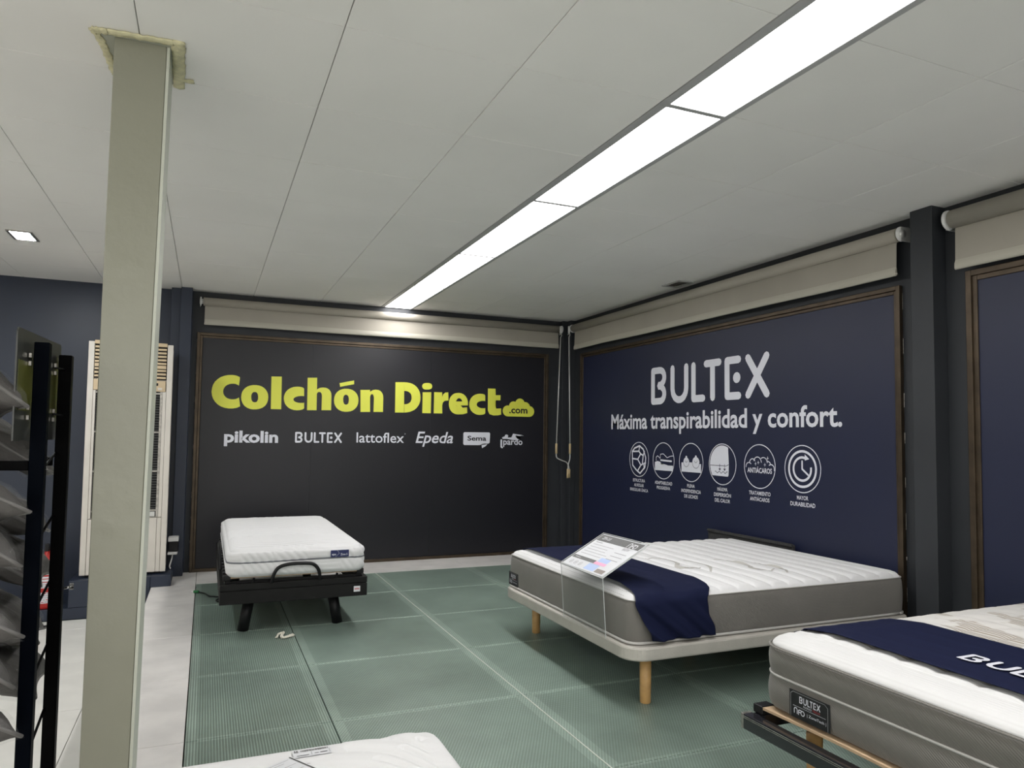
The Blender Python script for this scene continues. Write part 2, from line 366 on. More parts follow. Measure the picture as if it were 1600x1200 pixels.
for x0, x1 in ((-0.395, -0.048), (-0.045, 1.21), (1.213, 2.464), (2.468, XR)):
    box('border_tile', x0, x1, 6.904, YB, -0.026, 0.0, M['white_tile'], plat, 0.0015, 1)
box('border_tile', -0.395, XR, YF, -1.803, -0.026, 0.0, M['white_tile'], plat, 0.0015, 1)

# ceiling: slab with lay-in tiles as single pieces
ceil = box('ceiling', XL, XR+0.1, YF, YB+0.1, H+0.012, H+0.12, M['ceil_back']); tag(ceil, kind='structure')
cx = [-2.83, -2.188, -1.543, -0.90, -0.257, 0.384, 1.027, 1.655]; cy = [YB - 0.0]
cyl = [7.507, 6.865, 6.222, 5.58, 4.94, 4.30, 3.676, 3.025, 2.380, 1.738, 1.096, 0.454, -0.188]
cols = [(cx[i], cx[i+1]) for i in range(7)] + [(2.006, 2.633), (2.633, 3.288), (3.288, XR)]
k = 0
for a, b in cols:
    for y1, y0 in zip(cyl[:-1], cyl[1:]):
        k += 1; dz = random.uniform(-0.0006, 0.0006)
        box('ceiling_tile', a+0.0018, b-0.0018, y0+0.0014, y1-0.0014, H+dz, H+0.02, M['ceil'], ceil, 0.0012, 1)
box('ceiling_tile', XL, -2.832, YF, YB, H, H+0.02, M['ceil'], ceil)
box('ceiling_tile', -2.83, 1.653, YF, -0.19, H, H+0.02, M['ceil'], ceil)
box('ceiling_tile', 2.008, XR, YF, -0.19, H, H+0.02, M['ceil'], ceil)

# walls
wb = box('wall_back', -0.16, XR+0.1, YB, YB+0.1, LOW, H+0.012, M['grey_wall']); tag(wb, kind='structure')
wbl = box('wall_back', XL, -0.16, YB, YB+0.1, LOW, H+0.012, M['navy_wall']); tag(wbl, kind='structure')
wr = box('wall_right', XR, XR+0.1, YF, YB, LOW, H+0.012, M['grey_wall']); tag(wr, kind='structure')
M['shopwhite'] = mat('shop_wall_white', (0.7, 0.7, 0.67), 0.7)
wl = box('wall_left', XL-0.1, XL, YF, YB+0.1, LOW-0.1, H+0.1, M['shopwhite']); tag(wl, kind='structure')
wf = box('wall_front', XL, XR+0.1, YF-0.1, YF, LOW-0.1, H+0.1, M['shopwhite']); tag(wf, kind='structure')
tag(box('trim_1', 3.80, XR, 2.81, 2.95, -0.02, H-0.001, M['grey_wall'], None, 0.003), kind='structure')        # pilaster between the windows
tag(box('trim_2', 3.785, 3.85, 7.44, YB, 0, H-0.001, M['grey_wall'], None, 0.003), kind='structure')          # corner casing
tag(box('trim_3', 3.85, XR, 7.36, YB, 0, H-0.001, M['grey_wall'], None, 0.003), kind='structure')
tag(box('trim_4', -0.345, -0.262, 7.40, YB, 0, H-0.001, M['navy_wall'], None, 0.003), kind='structure')       # navy column steps
tag(box('trim_5', -0.262, -0.165, 7.33, YB, 0, H-0.001, M['navy_wall'], None, 0.003), kind='structure')
tag(box('baseboard_back', XL, -0.40, 6.87, YB, LOW, -0.127, M['navy_wall'], None, 0.004), kind='structure')

# window frames with advertising panels set in them
def window(name, plane, a0, a1, z0, z1, wd=0.05, proud=0.03):
    """plane 'y': on the back wall, a along x; plane 'x': on the right wall, a along y"""
    g = thing(name, (0, 0, 0), None, None); g['kind'] = 'structure'
    def bar(nm, p0, p1, q0, q1, d0, d1, m, bev=0.003):
        if plane == 'y': return box(nm, p0, p1, YB-d1, YB-d0, q0, q1, m, g, bev)
        return box(nm, XR-d1, XR-d0, p0, p1, q0, q1, m, g, bev)
    for (s, d) in ((0, proud), (0.028, proud-0.012)):
        e = wd*0.55 if s == 0 else wd-s
        bar('frame_bar', a0+s, a0+s+e, z0, z1-s, 0, d, M['bronze']); bar('frame_bar', a1-s-e, a1-s, z0, z1-s, 0, d, M['bronze'])
        bar('frame_bar', a0+s+e, a1-s-e, z1-s-e, z1-s, 0, d, M['bronze'])
        if s == 0: bar('frame_bar', a0+s+e, a1-s-e, z0, z0+0.03, 0, d, M['bronze'])
    # flaking sealant round the edge, in broken runs
    vs, fs = [], []
    def seal(p0, p1):
        n = random.randint(7, 10)
        for k in range(n):
            t0 = (k+random.uniform(0, 0.5))/n; t1 = t0+random.uniform(0.02, 0.45)/n; r = random.uniform(0.0012, 0.003)
            A = [p0[i]+(p1[i]-p0[i])*t0 for i in range(2)]; B = [p0[i]+(p1[i]-p0[i])*t1 for i in range(2)]
            P3 = (lambda q: (q[0], YB-0.002, q[1])) if plane == 'y' else (lambda q: (XR-0.002, q[0], q[1]))
            tube_into(vs, fs, [P3(A), P3(B)], r, 5)
    for p, q in (((a0, z0), (a0, z1)), ((a1, z0), (a1, z1)), ((a0, z1), (a1, z1)), ((a0+.1, z0+.032), (a1-.1, z0+.032))): seal(p, q)
    obj('sealant', vs, fs, M['sealant'], g)
    return g
window('window_1', 'y', -0.115, 3.628, 0.0, 2.284)
window('window_2', 'x', 3.095, 7.200, 0.0, 2.276)
window('window_3', 'x', -1.3, 2.680, 0.0, 2.274, 0.06)

# ---------------------------------------------------------------- back panel with the shop's name
pb = thing('advertising_panel', (1.75, YB-0.006, 1.1), 'matt black wall panel with large yellow lettering and a row of white logos', 'sign')
box('panel_sheet', -0.06, 0.97, YB-0.010, YB-0.001, 0.03, 2.235, M['mural_black'], pb)
for a, b in ((0.971, 2.22), (2.221, 3.578)): box('panel_sheet', a, b, YB-0.010, YB-0.001, 0.03, 2.235, M['mural_black'], pb)
YT = YB-0.0115
def bt(name, s, m, x0, x1, z0, z1, **k): return text(name, s, m, pb, (x0, YT, z0), (1, 0, 0), (0, 0, 1), x1-x0, z1-z0, **k)
def bf(name, polys, m, x0, z0, sx, sz, lift=0.0): return flat(name, scale2(polys, sx, sz), m, pb, (x0, YT, z0), (1, 0, 0), (0, 0, 1), lift)
# heavy letters of the shop's name, as (x, z) outlines in metres on the panel
HEADLINE = [('C',[[(0.281,1.849),(0.281,1.868),(0.26,1.793),(0.274,1.784)],[(0.281,1.868),(0.252,1.881),(0.243,1.799),(0.26,1.793)],[(0.252,1.881),(0.216,1.886),(0.225,1.801),(0.243,1.799)],[(0.216,1.886),(0.175,1.884),(0.205,1.8),(0.225,1.801)],[(0.175,1.884),(0.139,1.875),(0.188,1.796),(0.205,1.8)],[(0.139,1.875),(0.107,1.861),(0.172,1.789),(0.188,1.796)],[(0.107,1.861),(0.08,1.84),(0.158,1.78),(0.172,1.789)],[(0.08,1.84),(0.057,1.815),(0.147,1.768),(0.158,1.78)],[(0.057,1.815),(0.041,1.785),(0.139,1.754),(0.147,1.768)],[(0.041,1.785),(0.032,1.752),(0.134,1.738),(0.139,1.754)],[(0.032,1.752),(0.029,1.715),(0.133,1.721),(0.134,1.738)],[(0.029,1.715),(0.034,1.679),(0.135,1.704),(0.133,1.721)],[(0.034,1.679),(0.046,1.647),(0.141,1.689),(0.135,1.704)],[(0.046,1.647),(0.064,1.619),(0.15,1.676),(0.141,1.689)],[(0.064,1.619),(0.087,1.595),(0.161,1.665),(0.15,1.676)],[(0.087,1.595),(0.116,1.576),(0.176,1.656),(0.161,1.665)],[(0.116,1.576),(0.149,1.564),(0.192,1.651),(0.176,1.656)],[(0.149,1.564),(0.185,1.558),(0.21,1.648),(0.192,1.651)],[(0.185,1.558),(0.226,1.559),(0.23,1.649),(0.21,1.648)],[(0.226,1.559),(0.262,1.567),(0.248,1.652),(0.23,1.649)],[(0.262,1.567),(0.29,1.581),(0.264,1.659),(0.248,1.652)],[(0.29,1.581),(0.289,1.601),(0.278,1.669),(0.264,1.659)]]),('o',[[(0.55,1.68),(0.547,1.709),(0.454,1.691),(0.455,1.678)],[(0.547,1.709),(0.538,1.733),(0.452,1.702),(0.454,1.691)],[(0.538,1.733),(0.525,1.754),(0.449,1.71),(0.452,1.702)],[(0.525,1.754),(0.508,1.771),(0.445,1.717),(0.449,1.71)],[(0.508,1.771),(0.487,1.784),(0.44,1.722),(0.445,1.717)],[(0.487,1.784),(0.463,1.792),(0.434,1.726),(0.44,1.722)],[(0.463,1.792),(0.436,1.796),(0.427,1.727),(0.434,1.726)],[(0.436,1.796),(0.403,1.795),(0.417,1.727),(0.427,1.727)],[(0.403,1.795),(0.377,1.789),(0.41,1.725),(0.417,1.727)],[(0.377,1.789),(0.353,1.779),(0.404,1.721),(0.41,1.725)],[(0.353,1.779),(0.333,1.764),(0.399,1.716),(0.404,1.721)],[(0.333,1.764),(0.318,1.746),(0.395,1.708),(0.399,1.716)],[(0.318,1.746),(0.306,1.725),(0.393,1.7),(0.395,1.708)],[(0.306,1.725),(0.3,1.7),(0.391,1.689),(0.393,1.7)],[(0.3,1.7),(0.298,1.671),(0.391,1.676),(0.391,1.689)],[(0.298,1.671),(0.301,1.643),(0.392,1.662),(0.391,1.676)],[(0.301,1.643),(0.31,1.619),(0.394,1.652),(0.392,1.662)],[(0.31,1.619),(0.322,1.598),(0.397,1.643),(0.394,1.652)],[(0.322,1.598),(0.339,1.581),(0.401,1.636),(0.397,1.643)],[(0.339,1.581),(0.36,1.568),(0.406,1.631),(0.401,1.636)],[(0.36,1.568),(0.383,1.559),(0.412,1.628),(0.406,1.631)],[(0.383,1.559),(0.411,1.555),(0.42,1.626),(0.412,1.628)],[(0.411,1.555),(0.443,1.556),(0.43,1.626),(0.42,1.626)],[(0.443,1.556),(0.47,1.562),(0.437,1.628),(0.43,1.626)],[(0.47,1.562),(0.494,1.572),(0.443,1.632),(0.437,1.628)],[(0.494,1.572),(0.514,1.586),(0.447,1.638),(0.443,1.632)],[(0.514,1.586),(0.53,1.604),(0.451,1.645),(0.447,1.638)],[(0.53,1.604),(0.541,1.626),(0.454,1.654),(0.451,1.645)],[(0.541,1.626),(0.548,1.651),(0.455,1.664),(0.454,1.654)],[(0.548,1.651),(0.55,1.68),(0.455,1.678),(0.455,1.664)]]),('l',[[(0.574,1.888),(0.673,1.891),(0.676,1.563),(0.577,1.563)]]),('c',[[(0.892,1.761),(0.892,1.778),(0.894,1.698),(0.894,1.693)],[(0.892,1.778),(0.878,1.79),(0.894,1.701),(0.894,1.698)],[(0.878,1.79),(0.85,1.796),(0.884,1.703),(0.894,1.701)],[(0.85,1.796),(0.819,1.796),(0.865,1.703),(0.884,1.703)],[(0.819,1.796),(0.789,1.791),(0.847,1.701),(0.865,1.703)],[(0.789,1.791),(0.763,1.781),(0.831,1.698),(0.847,1.701)],[(0.763,1.781),(0.74,1.767),(0.818,1.693),(0.831,1.698)],[(0.74,1.767),(0.722,1.748),(0.806,1.688),(0.818,1.693)],[(0.722,1.748),(0.708,1.725),(0.798,1.681),(0.806,1.688)],[(0.708,1.725),(0.7,1.7),(0.793,1.674),(0.798,1.681)],[(0.7,1.7),(0.698,1.672),(0.791,1.665),(0.793,1.674)],[(0.698,1.672),(0.702,1.645),(0.793,1.657),(0.791,1.665)],[(0.702,1.645),(0.711,1.62),(0.799,1.65),(0.793,1.657)],[(0.711,1.62),(0.726,1.599),(0.807,1.644),(0.799,1.65)],[(0.726,1.599),(0.745,1.581),(0.819,1.639),(0.807,1.644)],[(0.745,1.581),(0.769,1.568),(0.833,1.635),(0.819,1.639)],[(0.769,1.568),(0.796,1.56),(0.849,1.633),(0.833,1.635)],[(0.796,1.56),(0.825,1.557),(0.867,1.633),(0.849,1.633)],[(0.825,1.557),(0.857,1.56),(0.886,1.634),(0.867,1.633)],[(0.857,1.56),(0.884,1.568),(0.896,1.636),(0.886,1.634)],[(0.884,1.568),(0.897,1.58),(0.896,1.64),(0.896,1.636)],[(0.897,1.58),(0.897,1.597),(0.895,1.645),(0.896,1.64)]]),('h',[[(0.924,1.891),(1.018,1.895),(1.02,1.563),(0.926,1.561)],[(1.007,1.756),(1.018,1.773),(1.017,1.721),(1.016,1.706)],[(1.018,1.773),(1.034,1.786),(1.02,1.733),(1.017,1.721)],[(1.034,1.786),(1.054,1.794),(1.025,1.742),(1.02,1.733)],[(1.054,1.794),(1.079,1.797),(1.032,1.748),(1.025,1.742)],[(1.079,1.797),(1.105,1.796),(1.042,1.75),(1.032,1.748)],[(1.105,1.796),(1.125,1.789),(1.052,1.749),(1.042,1.75)],[(1.125,1.789),(1.142,1.777),(1.059,1.743),(1.052,1.749)],[(1.142,1.777),(1.154,1.761),(1.065,1.735),(1.059,1.743)],[(1.154,1.761),(1.162,1.741),(1.068,1.723),(1.065,1.735)],[(1.162,1.741),(1.165,1.714),(1.07,1.708),(1.068,1.723)],[(1.07,1.708),(1.165,1.714),(1.165,1.567),(1.069,1.565)]]),('o',[[(1.442,1.678),(1.439,1.707),(1.342,1.695),(1.343,1.681)],[(1.439,1.707),(1.431,1.731),(1.34,1.705),(1.342,1.695)],[(1.431,1.731),(1.418,1.752),(1.337,1.714),(1.34,1.705)],[(1.418,1.752),(1.401,1.769),(1.333,1.721),(1.337,1.714)],[(1.401,1.769),(1.38,1.782),(1.329,1.726),(1.333,1.721)],[(1.38,1.782),(1.357,1.79),(1.323,1.729),(1.329,1.726)],[(1.357,1.79),(1.329,1.794),(1.317,1.731),(1.323,1.729)],[(1.329,1.794),(1.297,1.793),(1.308,1.731),(1.317,1.731)],[(1.297,1.793),(1.271,1.787),(1.302,1.729),(1.308,1.731)],[(1.271,1.787),(1.247,1.777),(1.297,1.725),(1.302,1.729)],[(1.247,1.777),(1.228,1.762),(1.292,1.719),(1.297,1.725)],[(1.228,1.762),(1.212,1.744),(1.289,1.712),(1.292,1.719)],[(1.212,1.744),(1.201,1.723),(1.287,1.703),(1.289,1.712)],[(1.201,1.723),(1.194,1.699),(1.285,1.693),(1.287,1.703)],[(1.194,1.699),(1.192,1.67),(1.285,1.679),(1.285,1.693)],[(1.192,1.67),(1.195,1.642),(1.286,1.665),(1.285,1.679)],[(1.195,1.642),(1.203,1.618),(1.288,1.655),(1.286,1.665)],[(1.203,1.618),(1.216,1.598),(1.291,1.647),(1.288,1.655)],[(1.216,1.598),(1.232,1.581),(1.294,1.64),(1.291,1.647)],[(1.232,1.581),(1.253,1.568),(1.299,1.634),(1.294,1.64)],[(1.253,1.568),(1.276,1.559),(1.304,1.631),(1.299,1.634)],[(1.276,1.559),(1.303,1.555),(1.311,1.629),(1.304,1.631)],[(1.303,1.555),(1.335,1.556),(1.319,1.629),(1.311,1.629)],[(1.335,1.556),(1.362,1.561),(1.326,1.631),(1.319,1.629)],[(1.362,1.561),(1.386,1.571),(1.331,1.635),(1.326,1.631)],[(1.386,1.571),(1.406,1.586),(1.335,1.641),(1.331,1.635)],[(1.406,1.586),(1.422,1.604),(1.339,1.648),(1.335,1.641)],[(1.422,1.604),(1.433,1.625),(1.341,1.657),(1.339,1.648)],[(1.433,1.625),(1.44,1.649),(1.342,1.667),(1.341,1.657)],[(1.44,1.649),(1.442,1.678),(1.343,1.681),(1.342,1.667)],[(1.244,1.849),(1.392,1.883),(1.393,1.844),(1.25,1.811)]]),('n',[[(1.46,1.787),(1.561,1.791),(1.566,1.56),(1.466,1.557)],[(1.552,1.753),(1.563,1.771),(1.563,1.718),(1.563,1.702)],[(1.563,1.771),(1.578,1.784),(1.566,1.73),(1.563,1.718)],[(1.578,1.784),(1.597,1.792),(1.57,1.739),(1.566,1.73)],[(1.597,1.792),(1.621,1.796),(1.575,1.745),(1.57,1.739)],[(1.621,1.796),(1.646,1.794),(1.582,1.747),(1.575,1.745)],[(1.646,1.794),(1.665,1.787),(1.589,1.746),(1.582,1.747)],[(1.665,1.787),(1.68,1.775),(1.595,1.74),(1.589,1.746)],[(1.68,1.775),(1.692,1.758),(1.599,1.731),(1.595,1.74)],[(1.692,1.758),(1.7,1.737),(1.602,1.719),(1.599,1.731)],[(1.7,1.737),(1.703,1.71),(1.603,1.703),(1.602,1.719)],[(1.603,1.703),(1.703,1.71),(1.702,1.563),(1.602,1.561)]]),('D',[[(1.83,1.883),(1.925,1.887),(1.929,1.563),(1.831,1.561)],[(1.925,1.887),(1.958,1.886),(1.943,1.794),(1.927,1.794)],[(1.958,1.886),(1.986,1.882),(1.956,1.792),(1.943,1.794)],[(1.986,1.882),(2.012,1.874),(1.968,1.789),(1.956,1.792)],[(2.012,1.874),(2.035,1.863),(1.978,1.784),(1.968,1.789)],[(2.035,1.863),(2.056,1.848),(1.987,1.778),(1.978,1.784)],[(2.056,1.848),(2.073,1.83),(1.995,1.77),(1.987,1.778)],[(2.073,1.83),(2.087,1.81),(2.001,1.761),(1.995,1.77)],[(2.087,1.81),(2.098,1.787),(2.005,1.751),(2.001,1.761)],[(2.098,1.787),(2.104,1.761),(2.008,1.739),(2.005,1.751)],[(2.104,1.761),(2.107,1.731),(2.009,1.725),(2.008,1.739)],[(2.107,1.731),(2.106,1.7),(2.009,1.711),(2.009,1.725)],[(2.106,1.7),(2.1,1.674),(2.006,1.699),(2.009,1.711)],[(2.1,1.674),(2.091,1.651),(2.002,1.689),(2.006,1.699)],[(2.091,1.651),(2.077,1.629),(1.997,1.679),(2.002,1.689)],[(2.077,1.629),(2.061,1.61),(1.989,1.671),(1.997,1.679)],[(2.061,1.61),(2.041,1.594),(1.98,1.664),(1.989,1.671)],[(2.041,1.594),(2.018,1.582),(1.97,1.659),(1.98,1.664)],[(2.018,1.582),(1.993,1.572),(1.959,1.654),(1.97,1.659)],[(1.993,1.572),(1.964,1.566),(1.946,1.652),(1.959,1.654)],[(1.964,1.566),(1.932,1.563),(1.93,1.651),(1.946,1.652)]]),('i',[[(2.13,1.787),(2.227,1.791),(2.225,1.562),(2.13,1.562)],[(2.236,1.856),(2.233,1.87),(2.225,1.88),(2.213,1.886),(2.196,1.89),(2.171,1.889),(2.152,1.886),(2.138,1.88),(2.128,1.871),(2.124,1.859),(2.124,1.843),(2.13,1.832),(2.14,1.823),(2.154,1.818),(2.174,1.817),(2.199,1.819),(2.215,1.824),(2.227,1.831),(2.234,1.842)]]),('r',[[(2.259,1.792),(2.35,1.794),(2.355,1.563),(2.258,1.562)],[(2.351,1.743),(2.361,1.771),(2.384,1.792),(2.419,1.797),(2.424,1.707),(2.379,1.701),(2.36,1.682),(2.353,1.651)]]),('e',[[(2.649,1.679),(2.646,1.708),(2.585,1.694),(2.586,1.682)],[(2.646,1.708),(2.639,1.733),(2.582,1.705),(2.585,1.694)],[(2.639,1.733),(2.627,1.753),(2.577,1.715),(2.582,1.705)],[(2.627,1.753),(2.612,1.77),(2.572,1.723),(2.577,1.715)],[(2.612,1.77),(2.593,1.783),(2.565,1.729),(2.572,1.723)],[(2.593,1.783),(2.571,1.791),(2.557,1.734),(2.565,1.729)],[(2.571,1.791),(2.546,1.795),(2.549,1.736),(2.557,1.734)],[(2.546,1.795),(2.518,1.793),(2.54,1.735),(2.549,1.736)],[(2.518,1.793),(2.494,1.787),(2.532,1.732),(2.54,1.735)],[(2.494,1.787),(2.474,1.776),(2.525,1.727),(2.532,1.732)],[(2.474,1.776),(2.457,1.76),(2.519,1.719),(2.525,1.727)],[(2.457,1.76),(2.443,1.742),(2.514,1.71),(2.519,1.719)],[(2.443,1.742),(2.434,1.719),(2.51,1.7),(2.514,1.71)],[(2.434,1.719),(2.429,1.694),(2.508,1.688),(2.51,1.7)],[(2.429,1.694),(2.428,1.664),(2.508,1.677),(2.508,1.688)],[(2.428,1.664),(2.432,1.637),(2.51,1.665),(2.508,1.677)],[(2.432,1.637),(2.441,1.614),(2.513,1.655),(2.51,1.665)],[(2.441,1.614),(2.453,1.594),(2.518,1.645),(2.513,1.655)],[(2.453,1.594),(2.469,1.578),(2.524,1.638),(2.518,1.645)],[(2.469,1.578),(2.489,1.567),(2.531,1.632),(2.524,1.638)],[(2.489,1.567),(2.511,1.56),(2.539,1.628),(2.531,1.632)],[(2.511,1.56),(2.537,1.558),(2.547,1.627),(2.539,1.628)],[(2.537,1.558),(2.565,1.56),(2.555,1.628),(2.547,1.627)],[(2.565,1.56),(2.588,1.568),(2.563,1.632),(2.555,1.628)],[(2.588,1.568),(2.607,1.58),(2.57,1.638),(2.563,1.632)],[(2.607,1.58),(2.624,1.596),(2.576,1.646),(2.57,1.638)],[(2.504,1.7),(2.648,1.704),(2.649,1.66),(2.504,1.655)],[(2.515,1.656),(2.567,1.657),(2.583,1.632),(2.641,1.639),(2.643,1.575),(2.594,1.561),(2.545,1.558),(2.531,1.619)]]),('c',[[(2.853,1.762),(2.853,1.778),(2.854,1.71),(2.854,1.705)],[(2.853,1.778),(2.84,1.789),(2.854,1.714),(2.854,1.71)],[(2.84,1.789),(2.813,1.794),(2.843,1.716),(2.854,1.714)],[(2.813,1.794),(2.782,1.795),(2.824,1.716),(2.843,1.716)],[(2.782,1.795),(2.754,1.789),(2.807,1.714),(2.824,1.716)],[(2.754,1.789),(2.728,1.779),(2.792,1.71),(2.807,1.714)],[(2.728,1.779),(2.706,1.765),(2.778,1.705),(2.792,1.71)],[(2.706,1.765),(2.688,1.746),(2.767,1.698),(2.778,1.705)],[(2.688,1.746),(2.675,1.724),(2.759,1.691),(2.767,1.698)],[(2.675,1.724),(2.667,1.7),(2.755,1.682),(2.759,1.691)],[(2.667,1.7),(2.665,1.672),(2.753,1.673),(2.755,1.682)],[(2.665,1.672),(2.668,1.645),(2.755,1.663),(2.753,1.673)],[(2.668,1.645),(2.677,1.621),(2.76,1.655),(2.755,1.663)],[(2.677,1.621),(2.69,1.6),(2.768,1.648),(2.76,1.655)],[(2.69,1.6),(2.709,1.583),(2.779,1.642),(2.768,1.648)],[(2.709,1.583),(2.732,1.57),(2.793,1.637),(2.779,1.642)],[(2.732,1.57),(2.757,1.561),(2.808,1.634),(2.793,1.637)],[(2.757,1.561),(2.786,1.558),(2.826,1.634),(2.808,1.634)],[(2.786,1.558),(2.817,1.56),(2.844,1.634),(2.826,1.634)],[(2.817,1.56),(2.844,1.567),(2.855,1.637),(2.844,1.634)],[(2.844,1.567),(2.856,1.578),(2.855,1.641),(2.855,1.637)],[(2.856,1.578),(2.856,1.594),(2.855,1.646),(2.855,1.641)]]),('t',[[(2.884,1.857),(2.976,1.858),(2.979,1.65),(2.99,1.634),(3.047,1.638),(3.048,1.568),(3.007,1.558),(2.953,1.556),(2.906,1.57),(2.886,1.61)],[(2.974,1.785),(3.038,1.787),(3.037,1.728),(2.975,1.726)]])]
for ch, polys in HEADLINE: flat('letter', polys, M['yellow'], pb, (0, YT, 0), (1, 0, 0), (0, 0, 1))
cloud = [disc(0.0, 0.0, 0.075, 20), disc(0.085, 0.065, 0.062, 20), disc(0.155, 0.10, 0.058, 20), disc(0.185, 0.075, 0.05, 18), disc(0.215, 0.055, 0.055, 20), disc(0.285, 0.0, 0.075, 20),
         [(0, -0.075), (0.285, -0.075), (0.285, 0.06), (0, 0.06)]]
cloud = [disc(0.0, 0.0, 0.062, 20), disc(0.07, 0.055, 0.055, 20), disc(0.15, 0.085, 0.060, 20), disc(0.215, 0.045, 0.062, 20), disc(0.268, 0.0, 0.062, 20), [(0, -0.062), (0.268, -0.062), (0.268, 0.045), (0, 0.045)]]
bf('cloud_badge', cloud, M['yellow'], 3.128, 1.612, 1, 1)
bt('lettering', '.com', M['print_black'], 3.146, 3.372, 1.585, 1.640, bold=0.024, lift=0.001)
bt('logo', 'pikolin', M['print_white'], 0.155, 0.655, 1.192, 1.345, bold=0.035, spacing=1.0)
bf('logo', [p for L in bultex_logo() for p in L], M['print_white'], 0.817, 1.232, 0.1042, 0.108)
bt('logo', 'lattoflex', M['print_white'], 1.431, 1.935, 1.238, 1.345, bold=0.008)
bf('logo', ring(1.945, 1.335, 0.005, 0.002, n=8), M['print_white'], 0, 0, 1, 1)
bt('logo', 'Epeda', M['print_white'], 2.062, 2.483, 1.200, 1.362, bold=0.012, shear=0.25)
M_ = [(0.012, 0), (0.19, 0), (0.235, 0.018), (0.30, 0.018), (0.312, 0.03), (0.316, 0.13), (0.305, 0.142), (0.012, 0.142), (0.0, 0.13), (0.0, 0.012)]
bf('logo', [M_, [(0.215, 0.002), (0.285, 0.010), (0.262, -0.012), (0.222, -0.034)]], M['print_white'], 2.602, 1.222, 1, 1)
bt('lettering', 'Sema', M['print_black'], 2.650, 2.872, 1.270, 1.325, bold=0.024, lift=0.001)
bt('logo', 'pardo', M['print_white'], 3.078, 3.315, 1.205, 1.300, bold=0.018, spacing=1.0)
fig = [disc(0.075, 0.122, 0.021, 14, ry=0.017), [(0.02, 0.105), (0.05, 0.118), (0.10, 0.105), (0.135, 0.108), (0.155, 0.15), (0.255, 0.138), (0.29, 0.128), (0.25, 0.126), (0.185, 0.128), (0.20, 0.10), (0.24, 0.078), (0.15, 0.078), (0.08, 0.09), (0.03, 0.088)]]
bf('logo', fig + stroke([(0.012, 0.075), (0.012, 0.0), (0.024, -0.006)], 0.02), M['print_white'], 3.042, 1.205, 1, 1)

# ---------------------------------------------------------------- blue panel
pr = thing('advertising_panel', (XR-0.006, 5.15, 1.1), 'navy blue wall panel with white lettering, six round icons and a slogan', 'sign')
for a, b in ((3.145, 6.15), (6.151, 7.148)): box('panel_sheet', XR-0.010, XR-0.001, a, b, 0.03, 2.228, M['mural_blue'], pr)
XT = XR-0.0115
def rt(name, s, m, y0, y1, z0, z1, **k): return text(name, s, m, pr, (XT, y0, z0), (0, -1, 0), (0, 0, 1), y0-y1, z1-z0, **k)
def rf(name, polys, m, y0, z0, sx=1, sz=1, lift=0.0): return flat(name, scale2(polys, sx, sz), m, pr, (XT, y0, z0), (0, -1, 0), (0, 0, 1), lift)
for L in bultex_logo(): rf('letter', L, M['print_white'], 5.797, 1.638, 1.575/4.46, 0.353)
rt('slogan', 'Máxima transpirabilidad y confort.', M['print_white'], 6.53, 3.553, 1.362, 1.567, bold=0.022)
caps = [['ESTRUCTURA', 'ALVEOLAR', 'IRREGULAR ÚNICA'], ['ADAPTABILIDAD', 'PROGRESIVA'], ['PLENA', 'INDEPENDENCIA', 'DE LECHOS'], ['MÁXIMA', 'DISPERSIÓN', 'DEL CALOR'], ['TRATAMIENTO', 'ANTIÁCAROS'], ['MAYOR', 'DURABILIDAD']]
for cyy, lines in zip((6.003, 5.595, 5.183, 4.768, 4.337, 3.906), caps):
    for k, s in enumerate(lines):
        wd = len(s)*0.0210; z0 = 0.893 - k*0.046
        text('caption', s, M['print_white'], pr, (XT, cyy+wd/2, z0), (0, -1, 0), (0, 0, 1), wd, 0.030*(1.25 if any(c in s for c in 'ÁÚÓ') else 1), bold=0.012)
def icon(yc, polys, dark=None, rings=1):
    P = ring(0, 0, 0.167, 0.0065, n=48)
    rf('icon', P + polys, M['print_white'], yc, 1.113)
    if dark: rf('icon_detail', dark, M['mural_blue'], yc, 1.113, lift=0.001)
hexo = [(0.01, 0.132), (0.075, 0.10), (0.118, 0.02), (0.105, -0.07), (0.02, -0.135), (-0.045, -0.105), (-0.112, -0.06), (-0.12, 0.075), (-0.075, 0.11)]
cells = stroke(hexo, 0.016, True)
for a, b in (((0.01, 0.132), (0.0, 0.08)), ((0.0, 0.08), (-0.12, 0.075)), ((0.0, 0.08), (0.03, 0.055)), ((-0.12, 0.005), (-0.02, 0.0)), ((-0.02, 0.0), (0.03, 0.055)), ((-0.02, 0.0), (0.035, -0.055)),
             ((0.03, 0.055), (0.075, 0.04)), ((0.075, 0.04), (0.095, 0.08)), ((0.075, 0.04), (0.06, -0.045)), ((0.06, -0.045), (0.118, -0.03)), ((0.035, -0.055), (0.06, -0.045)), ((0.035, -0.055), (-0.02, -0.11)), ((0.085, -0.045), (0.095, -0.085))):
    cells += stroke([a, b], 0.015)
icon(6.003, cells)
icon(5.595, [[(-0.135, -0.09), (-0.135, -0.015), (-0.095, -0.005), (-0.05, -0.01), (-0.03, -0.035), (0.02, -0.03), (0.075, -0.04), (0.150, -0.04), (0.150, -0.09)]]
     + stroke([(-0.115, 0.0), (-0.115, 0.03), (-0.09, 0.045), (-0.05, 0.02), (-0.045, 0.06), (0.0, 0.065), (0.06, 0.03), (0.11, 0.045), (0.155, 0.05)], 0.006) + stroke([(-0.04, 0.005), (0.125, 0.0)], 0.016))
